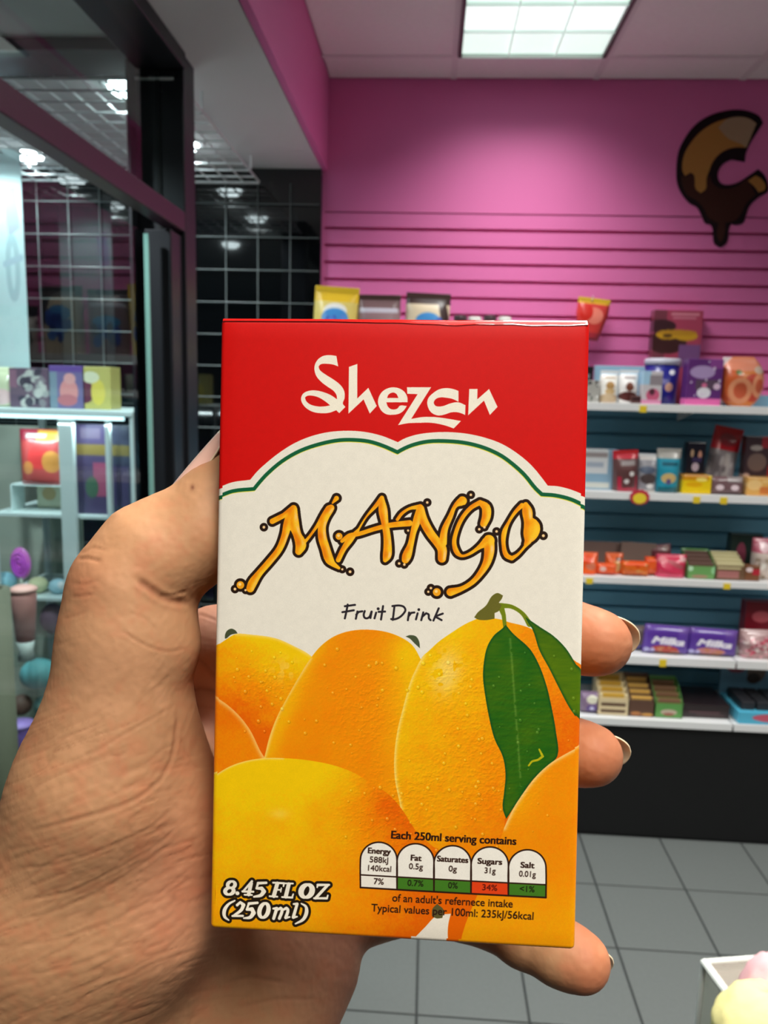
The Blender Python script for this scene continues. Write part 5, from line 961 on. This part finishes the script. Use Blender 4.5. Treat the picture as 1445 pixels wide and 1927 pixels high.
    # the pressed fold along the top edge: a narrow slanting facet, wider towards the right
    gl = mat('glossy red fold', (206, 20, 12), .16, .6, coat=1.0); n = 40; A, B = [], []
    for i in range(n+1):
        q = i/n; x = -hw+.0004+(CW-.0008)*q; wd = .00045+.00055*min(1, max(0, (q-.3)/.35))*(1+.18*math.sin(23*q)+.1*math.sin(61*q)); o = .00012
        A.append((x, -hh+wd-.0001, -o)); B.append((x, -hh-o, wd*.8))
    P = cam2world(np.array(A+B+[(x, y+.0004, z+.0004) for x, y, z in A+B]) @ CR.T + CT) - base; N1 = n+1
    f = []
    for i in range(n): f += [(i, i+1, N1+i+1, N1+i), (2*N1+i, 3*N1+i, 3*N1+i+1, 2*N1+i+1), (i, 2*N1+i, 2*N1+i+1, i+1), (N1+i, N1+i+1, 3*N1+i+1, 3*N1+i)]
    f += [(0, N1, 3*N1, 2*N1), (n, 2*N1+n, 3*N1+n, N1+n)]
    MB().add([tuple(p) for p in P], f).build('top_fold', gl, t, smooth=False)
    return t
build_carton()
# ---------------------------------------------------------------- the hand (one skin, grown from a smooth distance field)
def build_hand():
    H = .00075
    lo = np.array([-.135, -.022, .116]); hi = np.array([.072, .235, .236])
    n = ((hi-lo)/H).astype(int)+1
    F = np.full(n, .03, np.float32)
    ax = [(lo[k]+H*np.arange(n[k])).astype(np.float32) for k in range(3)]
    def J(px, py, d, r, fl=1.0): d = d/1000; return np.array([(px-CX)/F_PX*d, (py-CY)/F_PX*d, d]), r/1000, fl
    def limb(chain, k=.004, flat=(0, 0, 1)):
        """Add tapering segments; k is the blend radius, in metres."""
        nonlocal F
        for (a, ra, fa), (b, rb, fb) in zip(chain[:-1], chain[1:]):
            m = max(ra*max(fa, 1), rb*max(fb, 1))+k+.004
            i0 = np.maximum(((np.minimum(a, b)-m-lo)/H).astype(int), 0); i1 = np.minimum(((np.maximum(a, b)+m-lo)/H).astype(int)+2, n)
            if (i1 <= i0).any(): continue
            s = tuple(slice(p, q) for p, q in zip(i0, i1))
            X, Y, Z = np.meshgrid(ax[0][s[0]]-a[0], ax[1][s[1]]-a[1], ax[2][s[2]]-a[2], indexing='ij', sparse=True)
            e = (b-a).astype(np.float32); L = float(e@e)
            t = np.clip((X*e[0]+Y*e[1]+Z*e[2])/L, 0, 1)
            g = fa+(fb-fa)*t                                         # stretch of the section along depth
            dz = (Z-t*e[2])/g
            d = np.sqrt((X-t*e[0])**2+(Y-t*e[1])**2+dz*dz)-(ra+(rb-ra)*t)
            v = F[s]; h = np.clip(.5+.5*(v-d)/k, 0, 1); v[...] = v+(d-v)*h-k*h*(1-h)
    # palm and wrist
    limb([J(60, 2450, 178, 27), J(150, 2150, 176, 27), J(300, 1900, 180, 20)], .012)
    limb([J(300, 2050, 182, 22), J(440, 1800, 190, 14), J(450, 1500, 197, 11.5), J(430, 1230, 195, 10.5)], .012)
    limb([J(320, 2000, 184, 19), J(500, 1700, 198, 11.5), J(520, 1420, 201, 10.5)], .010)
    limb([J(380, 2100, 186, 19), J(505, 1900, 189, 14.5), J(575, 1800, 194, 11.5), J(600, 1735, 197, 10)], .010)
    limb([J(440, 2000, 188, 15), J(560, 1700, 199, 10.5), J(560, 1590, 201, 10)], .010)
    # thumb: metacarpal with the ball of the thumb, two phalanges
    limb([J(30, 2150, 172, 25), J(75, 1950, 163, 21.5), J(116, 1720, 155, 17.2), J(196, 1480, 151, 14.7), J(226, 1330, 150.5, 12.4)], .012)
    limb([J(150, 1900, 166, 20), J(255, 1700, 158, 15.5), J(300, 1540, 158, 11), J(285, 1400, 158, 8.5)], .010)
    limb([J(350, 1900, 178, 13), J(335, 1650, 172, 11), J(325, 1450, 176, 9)], .012)
    limb([J(226, 1330, 150.5, 12.0), J(240, 1200, 150, 11.8), J(244, 1120, 150, 11.2)], .006)
    limb([J(243, 1100, 150, 10.8), J(290, 1044, 152, 10.6), J(338, 1000, 154, 8.3), J(370, 971, 155, 6.6, 1.15), J(400, 935, 156, 5.8, 1.3), J(432, 890, 157.3, 4.8, 1.5)], .003)
    limb([J(352, 1050, 151, 6.6, 1.2), J(395, 1010, 153, 7.2, 1.2), J(422, 950, 155, 6.6, 1.2)], .005)
    limb([J(300, 1170, 149, 6.0), J(305, 1215, 149, 6.5)], .004)
    # fingers behind the carton, their tips round its right-hand edge
    limb([J(405, 1215, 194, 10.4), J(540, 1196, 202, 9.6), J(720, 1178, 207, 9.2), J(940, 1182, 204, 8.9)], .003)
    limb([J(940, 1182, 204, 8.9), J(1075, 1199, 195, 9.0), J(1113, 1207, 189.5, 8.2), J(1130, 1210, 188, 7.6)], .002)
    limb([J(480, 1410, 200, 10), J(740, 1392, 210, 9.4), J(960, 1398, 205, 8.6)], .003)
    limb([J(960, 1398, 205, 8.6), J(1072, 1413, 195, 8.3), J(1102, 1419, 190, 7.6), J(1117, 1422, 188.5, 7.1)], .002)
    limb([J(530, 1580, 200, 9.6), J(740, 1584, 209, 9), J(930, 1590, 203, 8.2)], .003)
    limb([J(930, 1590, 203, 8.2), J(1000, 1596, 195, 7.8), J(1030, 1600, 189, 7)], .002)
    limb([J(590, 1735, 197, 9.4), J(780, 1690, 206, 8.2), J(930, 1726, 201, 7.7)], .003)
    limb([J(930, 1726, 201, 7.7), J(985, 1758, 194, 7.7), J(1056, 1793, 187.5, 7.6), J(1088, 1808, 185, 6.9), J(1096, 1812, 184.3, 6.4)], .002)
    # the skin is pressed flat where it meets the carton
    X, Y, Z = np.meshgrid(*ax, indexing='ij', sparse=True)
    q = [(X-CT[0])*CR[0, k]+(Y-CT[1])*CR[1, k]+(Z-CT[2])*CR[2, k] for k in range(3)]
    box = np.maximum(np.maximum(np.abs(q[0])-CW/2, np.abs(q[1])-CH/2), np.maximum(-.0005-q[2], q[2]-CD))
    g = .00035-box; k = .0010; h = np.clip(.5-.5*(F-g)/k, 0, 1); F = F+(g-F)*h+k*h*(1-h)
    # surface nets
    S = F < 0; cnt = np.zeros(np.array(n)-1, np.int8); acc = np.zeros(tuple(np.array(n)-1)+(3,), np.float32)
    c8 = [(i, j, l) for i in (0, 1) for j in (0, 1) for l in (0, 1)]
    sl = lambda c: tuple(slice(c[k], n[k]-1+c[k]) for k in range(3))
    occ = sum(S[sl(c)].astype(np.int8) for c in c8); act = (occ > 0) & (occ < 8)
    idx = np.argwhere(act); vid = np.full(act.shape, -1, np.int64); vid[act] = np.arange(len(idx))
    P = np.zeros((len(idx), 3)); W = np.zeros(len(idx))
    for a in c8:
        for d in range(3):
            if a[d]: continue
            b = list(a); b[d] = 1
            fa = F[idx[:, 0]+a[0], idx[:, 1]+a[1], idx[:, 2]+a[2]]; fb = F[idx[:, 0]+b[0], idx[:, 1]+b[1], idx[:, 2]+b[2]]
            m = (fa < 0) != (fb < 0); t = np.where(m, fa/np.where(m, fa-fb, 1), 0)
            p = np.tile(np.array(a, float), (len(idx), 1)); p[:, d] = t; P[m] += p[m]; W[m] += 1
    P = lo+(idx+P/W[:, None])*H
    faces = []
    for d in range(3):
        u, w = (d+1) % 3, (d+2) % 3
        s0 = [slice(None)]*3; s1 = [slice(None)]*3; s0[d] = slice(0, n[d]-1); s1[d] = slice(1, n[d])
        e = np.argwhere(S[tuple(s0)] != S[tuple(s1)]); e = e[(e[:, u] > 0) & (e[:, w] > 0) & (e[:, u] < n[u]-1) & (e[:, w] < n[w]-1)]
        ins = S[e[:, 0], e[:, 1], e[:, 2]]
        o = np.zeros(3, int); ou = o.copy(); ou[u] = 1; ow = o.copy(); ow[w] = 1
        V = [vid[tuple((e-x).T)] for x in (o, ou, ou+ow, ow)]
        Q = np.stack(V, 1); Q[~ins] = Q[~ins][:, ::-1]; faces.append(Q)
    Q = np.concatenate(faces)
    def relax(P, Q, it):
        for _ in range(it):
            A = np.zeros_like(P); c = np.zeros(len(P))
            for a, b in ((0, 1), (1, 2), (2, 3), (3, 0)):
                np.add.at(A, Q[:, a], P[Q[:, b]]); np.add.at(A, Q[:, b], P[Q[:, a]]); np.add.at(c, Q[:, a], 1); np.add.at(c, Q[:, b], 1)
            P = P*.4+.6*A/np.maximum(c, 1)[:, None]
        return P
    P = relax(P, Q, 4)
    # one finer level near the lens so that the creases can be pressed in
    me = bpy.data.meshes.new('hand'); me.from_pydata(P.tolist(), [], Q.tolist())
    bm = bmesh.new(); bm.from_mesh(me); bmesh.ops.subdivide_edges(bm, edges=bm.edges[:], cuts=1, use_grid_fill=True); bm.to_mesh(me); bm.free()
    N = len(me.vertices); co = np.empty(N*3); me.vertices.foreach_get('co', co); P = co.reshape(-1, 3)
    qv = np.array([p.vertices[:] for p in me.polygons]); P = relax(P, qv, 3)
    me.vertices.foreach_set('co', P.ravel()); me.update()
    nr = np.empty(N*3); me.vertices.foreach_get('normal', nr); Nn = nr.reshape(-1, 3)
    U = CX+F_PX*P[:, 0]/P[:, 2]; Vv = CY+F_PX*P[:, 1]/P[:, 2]
    face = (Nn*P).sum(1) < 0
    crease = np.zeros(N); dz = np.zeros(N)
    def groove(pts, depth, width, dmin=0, dmax=.24):
        nonlocal dz, crease
        p = curved(pts, False, 5); best = np.full(N, 1e9); end = np.zeros(N)
        m = face & (P[:, 2] > dmin) & (P[:, 2] < dmax) & (U > p[:, 0].min()-40) & (U < p[:, 0].max()+40) & (Vv > p[:, 1].min()-40) & (Vv < p[:, 1].max()+40)
        ii = np.nonzero(m)[0]; bu, bv = U[ii], Vv[ii]; bd = np.full(len(ii), 1e9); bt = np.zeros(len(ii))
        for k in range(len(p)-1):
            a, e = p[k], p[k+1]-p[k]; t = np.clip(((bu-a[0])*e[0]+(bv-a[1])*e[1])/(e@e+1e-9), 0, 1); d = np.hypot(bu-a[0]-t*e[0], bv-a[1]-t*e[1])
            s = d < bd; bd[s] = d[s]; bt[s] = (k+t[s])/(len(p)-1)
        depth = depth*.34; width = width*.72
        w = (.6*np.exp(-(bd/width)**2)+.4*np.exp(-(bd/(width*2.2))**2))*np.clip(np.minimum(bt, 1-bt)*7+.25, 0, 1)
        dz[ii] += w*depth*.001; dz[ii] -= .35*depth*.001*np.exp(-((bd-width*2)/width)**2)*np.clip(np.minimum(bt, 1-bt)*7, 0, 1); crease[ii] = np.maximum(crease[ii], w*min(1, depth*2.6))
    near, far = (.10, .172), (.166, .24)
    for pts, dep, wd, rg in [
        ([(258, 1090), (285, 1110), (312, 1127), (356, 1136)], 1.1, 8, near), ([(300, 1122), (330, 1120), (352, 1112)], .4, 4, near), ([(228, 1186), (262, 1208), (311, 1226), (350, 1221)], .30, 4, near), ([(240, 1150), (275, 1165), (300, 1190)], .12, 4, near),
        ([(146, 1052), (165, 1050), (190, 1056)], .42, 4.5, near), ([(150, 1042), (175, 1030), (200, 1036)], .25, 4, near), ([(134, 1124), (152, 1122), (176, 1118)], .32, 4, near), ([(138, 1098), (160, 1100), (186, 1092)], .22, 4, near), ([(118, 1165), (140, 1160), (165, 1150)], .18, 4, near), ([(105, 1215), (130, 1205), (160, 1200)], .12, 4, near),
        ([(150, 1427), (190, 1408), (226, 1386), (281, 1356), (331, 1326)], .22, 4, near), ([(120, 1452), (200, 1420), (260, 1396)], .12, 4, near), ([(250, 1330), (290, 1300), (330, 1262)], .12, 5, near),
        ([(50, 1566), (95, 1555), (150, 1540), (241, 1510), (296, 1474), (322, 1430), (332, 1376), (334, 1330)], .42, 5, near), ([(160, 1545), (230, 1520), (280, 1494)], .2, 3.5, near), ([(340, 1390), (352, 1420), (372, 1450)], .2, 4, near),
        ([(20, 1636), (110, 1626), (210, 1592), (285, 1556), (330, 1520)], .22, 4, near), ([(40, 1696), (120, 1682), (210, 1640), (300, 1588), (345, 1545)], .20, 4, near), ([(10, 1735), (100, 1716), (180, 1680), (265, 1630), (350, 1565)], .18, 4, near),
        ([(5, 1785), (100, 1770), (200, 1738), (290, 1690), (370, 1625)], .20, 4, near), ([(15, 1840), (120, 1822), (240, 1775), (330, 1720)], .18, 4, near), ([(60, 1890), (180, 1850), (290, 1800), (370, 1740)], .15, 4, near), ([(10, 1600), (60, 1592), (110, 1580)], .12, 4, near),
        ([(352, 1232), (372, 1240), (392, 1258), (408, 1276)], .6, 5, far), ([(350, 1160), (378, 1156), (410, 1168)], .45, 4, far), ([(345, 1305), (375, 1296), (410, 1303)], .8, 6, far), ([(350, 1334), (380, 1330), (410, 1336)], .3, 4, far), ([(372, 1400), (390, 1440), (398, 1480)], .3, 5, far),
        ([(420, 1850), (470, 1838), (540, 1850)], .3, 5, far), ([(430, 1900), (520, 1880), (600, 1880)], .2, 5, far)]:
        groove(pts, dep, wd, *rg)
    # fine, even wrinkling of the skin of the thumb and its ball
    ph = (U*.45+Vv*1.0)/6.5 + 2.2*vnoise(U/60, Vv/60, 4)
    for sd, amp, sc_ in ((51, .00011, 16), (52, .00007, 9)):          # hair-fine lines running across the ball of the thumb
        ln = vnoise((U+Vv*.45)/70, (Vv+U*.36+.0006*(U-150)**2*-.3)/sc_, sd); ln = np.clip((.16-np.abs(ln-.5))/.16, 0, 1)**2*np.clip(vnoise(U/90, Vv/60, sd+5)*2-.5, 0, 1)
        w_ = np.clip((Vv-1230)/150, 0, 1)*np.clip((.174-P[:, 2])/.01, 0, 1)*face; dz += ln*amp*w_; crease = np.maximum(crease, ln*w_*.35)
    fine = (np.sin(ph*1.9)*.5+.5)*vnoise(U/26, Vv/14, 9)*np.clip((Vv-1350)/200, 0, 1)*np.clip((.172-P[:, 2])/.01, 0, 1)
    dz += fine*.00006*face
    tiny = vnoise(P[:, 0]/.0011+P[:, 2]/.0017, P[:, 1]/.0011, 21)+.6*vnoise(P[:, 0]/.0005, P[:, 1]/.0005+P[:, 2]/.0008, 22)
    dz += tiny*.00007
    P = P-Nn*dz[:, None]
    # skin colour: paler palm, redder pads, fingertips redder and dimmed for weaker light, browner back and knuckle folds
    sk = np.tile(np.array([177., 131, 94]), (N, 1))
    def tint(c, w):
        nonlocal sk
        sk += np.clip(w, 0, 1)[:, None]*(np.array(c, float)-sk)
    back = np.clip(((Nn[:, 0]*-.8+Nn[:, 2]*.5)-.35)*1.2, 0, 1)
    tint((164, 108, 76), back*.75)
    tint((172, 106, 74), np.clip((U-1040)/60, 0, 1)*.9); tint((182, 120, 90), np.clip((U-1140)/60, 0, 1)*.4)  # fingertips redder, their darker tone also stands in for weaker light
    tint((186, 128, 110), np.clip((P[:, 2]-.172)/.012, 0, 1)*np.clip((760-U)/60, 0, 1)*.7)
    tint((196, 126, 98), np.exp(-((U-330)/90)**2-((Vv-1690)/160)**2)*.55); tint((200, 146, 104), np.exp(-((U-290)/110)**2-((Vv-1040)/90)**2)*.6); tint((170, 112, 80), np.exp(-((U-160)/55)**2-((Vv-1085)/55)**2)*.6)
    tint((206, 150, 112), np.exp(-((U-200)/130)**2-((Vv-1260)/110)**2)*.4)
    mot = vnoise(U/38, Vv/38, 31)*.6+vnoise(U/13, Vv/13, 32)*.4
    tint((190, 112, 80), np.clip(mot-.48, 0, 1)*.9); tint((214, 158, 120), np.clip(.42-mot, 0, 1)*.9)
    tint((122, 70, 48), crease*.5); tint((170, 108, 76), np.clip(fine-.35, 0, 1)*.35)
    tint((110, 64, 46), np.exp(-((U-362)/3.5)**2-((Vv-917)/5)**2)*.8)         # small mole under the nail
    C0 = np.array([J(250, 1900, 170, 1)[0]]); base = cam2world(C0)[0]
    me.vertices.foreach_set('co', (cam2world(P)-base).ravel()); me.update(); me.shade_smooth()
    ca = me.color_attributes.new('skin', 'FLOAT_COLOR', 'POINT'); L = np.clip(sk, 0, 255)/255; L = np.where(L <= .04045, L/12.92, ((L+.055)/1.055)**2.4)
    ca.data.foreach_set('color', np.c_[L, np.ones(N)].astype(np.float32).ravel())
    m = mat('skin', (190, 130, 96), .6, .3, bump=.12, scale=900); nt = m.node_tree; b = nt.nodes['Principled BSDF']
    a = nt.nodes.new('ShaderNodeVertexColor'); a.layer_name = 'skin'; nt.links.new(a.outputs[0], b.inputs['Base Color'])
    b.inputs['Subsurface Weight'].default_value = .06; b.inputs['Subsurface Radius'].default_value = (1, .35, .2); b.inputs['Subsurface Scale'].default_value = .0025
    for q in nt.nodes:
        if q.type == 'BUMP': q.inputs['Distance'].default_value = .0002
    me.materials.append(m)
    o = bpy.data.objects.new('hand', me); COL.objects.link(o); o.location = base
    tag(o, 'bare left hand and wrist, thumb and fingers closed round the mango carton', 'hand')
    # nails: curved plates with a pale free edge
    NAIL = mat('fingernail', (234, 186, 168), .22, .5, coat=.35, noise=.04, scale=400); EDGE = mat('nail edge', (232, 210, 176), .3, .5, coat=.3)
    def nail(a, b, up, half, rad, free, name_edge=True, thick=.0004, taper=.9):
        """Plate from a to b (camera metres); up is the way the nail faces."""
        a, b, up = (np.array(q, float) for q in (a, b, up)); t = b-a; Ln = np.linalg.norm(t); t /= Ln; up -= t*(up@t); up /= np.linalg.norm(up); s = np.cross(t, up)
        nu, nv = 24, 18; V = []; FF = []; mi = []
        for lay in (0, 1):
            for i in range(nu+1):
                x = math.sin(i/nu*PI/2); wdt = half*(.86+.14*min(1, x*3))*(1 if x < .35 else math.sqrt(max(0, 1-((x-.35)/.65)**2.6*.985)))
                for j in range(nv+1):
                    y = (j/nv*2-1); an = y*wdt/rad
                    V.append(a+t*Ln*x+s*rad*math.sin(an)+up*(rad*(math.cos(an)-1)-.0009*(x-.45)**2-lay*thick))
        W1 = nv+1; off = (nu+1)*W1
        for i in range(nu):
            for j in range(nv):
                q = (i*W1+j, (i+1)*W1+j, (i+1)*W1+j+1, i*W1+j+1); FF += [q, tuple(off+k for k in q[::-1])]; mi += [1 if math.sin((i+.5)/nu*PI/2) >= 1-free else 0]*2
        rim = [i*W1 for i in range(nu+1)]+[nu*W1+j for j in range(1, nv+1)]+[i*W1+nv for i in range(nu-1, -1, -1)]+[j for j in range(nv-1, 0, -1)]
        for k in range(len(rim)): p0, p1 = rim[k], rim[(k+1) % len(rim)]; FF.append((p0, off+p0, off+p1, p1)); mi.append(1)
        nm = bpy.data.meshes.new('fingernail'); nm.from_pydata((cam2world(np.array(V))-base).tolist(), [], FF); nm.materials.append(NAIL); nm.materials.append(EDGE); nm.polygons.foreach_set('material_index', mi)
        bm = bmesh.new(); bm.from_mesh(nm); bmesh.ops.recalc_face_normals(bm, faces=bm.faces); bm.to_mesh(nm); bm.free(); nm.shade_smooth()
        x = bpy.data.objects.new('fingernail', nm); COL.objects.link(x); x.parent = o; return x
    q = lambda px, py, d: J(px, py, d, 1)[0]
    nail(q(304, 935, 155), q(428, 790, 158), (-.75, -.62, -.16), .0071, .0076, .16)
    nail(q(1080, 1176, 201), q(1205, 1196, 190), (.1, -.35, .9), .0071, .0104, .17)
    nail(q(1066, 1390, 201), q(1187, 1408, 190), (.1, -.35, .9), .0064, .0094, .17)
    nail(q(975, 1585, 201), q(1035, 1598, 194), (.2, -.3, .9), .0062, .008, .2)
    nail(q(1048, 1768, 195), q(1155, 1806, 186.3), (.25, -.45, .85), .0060, .0090, .18)
    return o
build_hand()
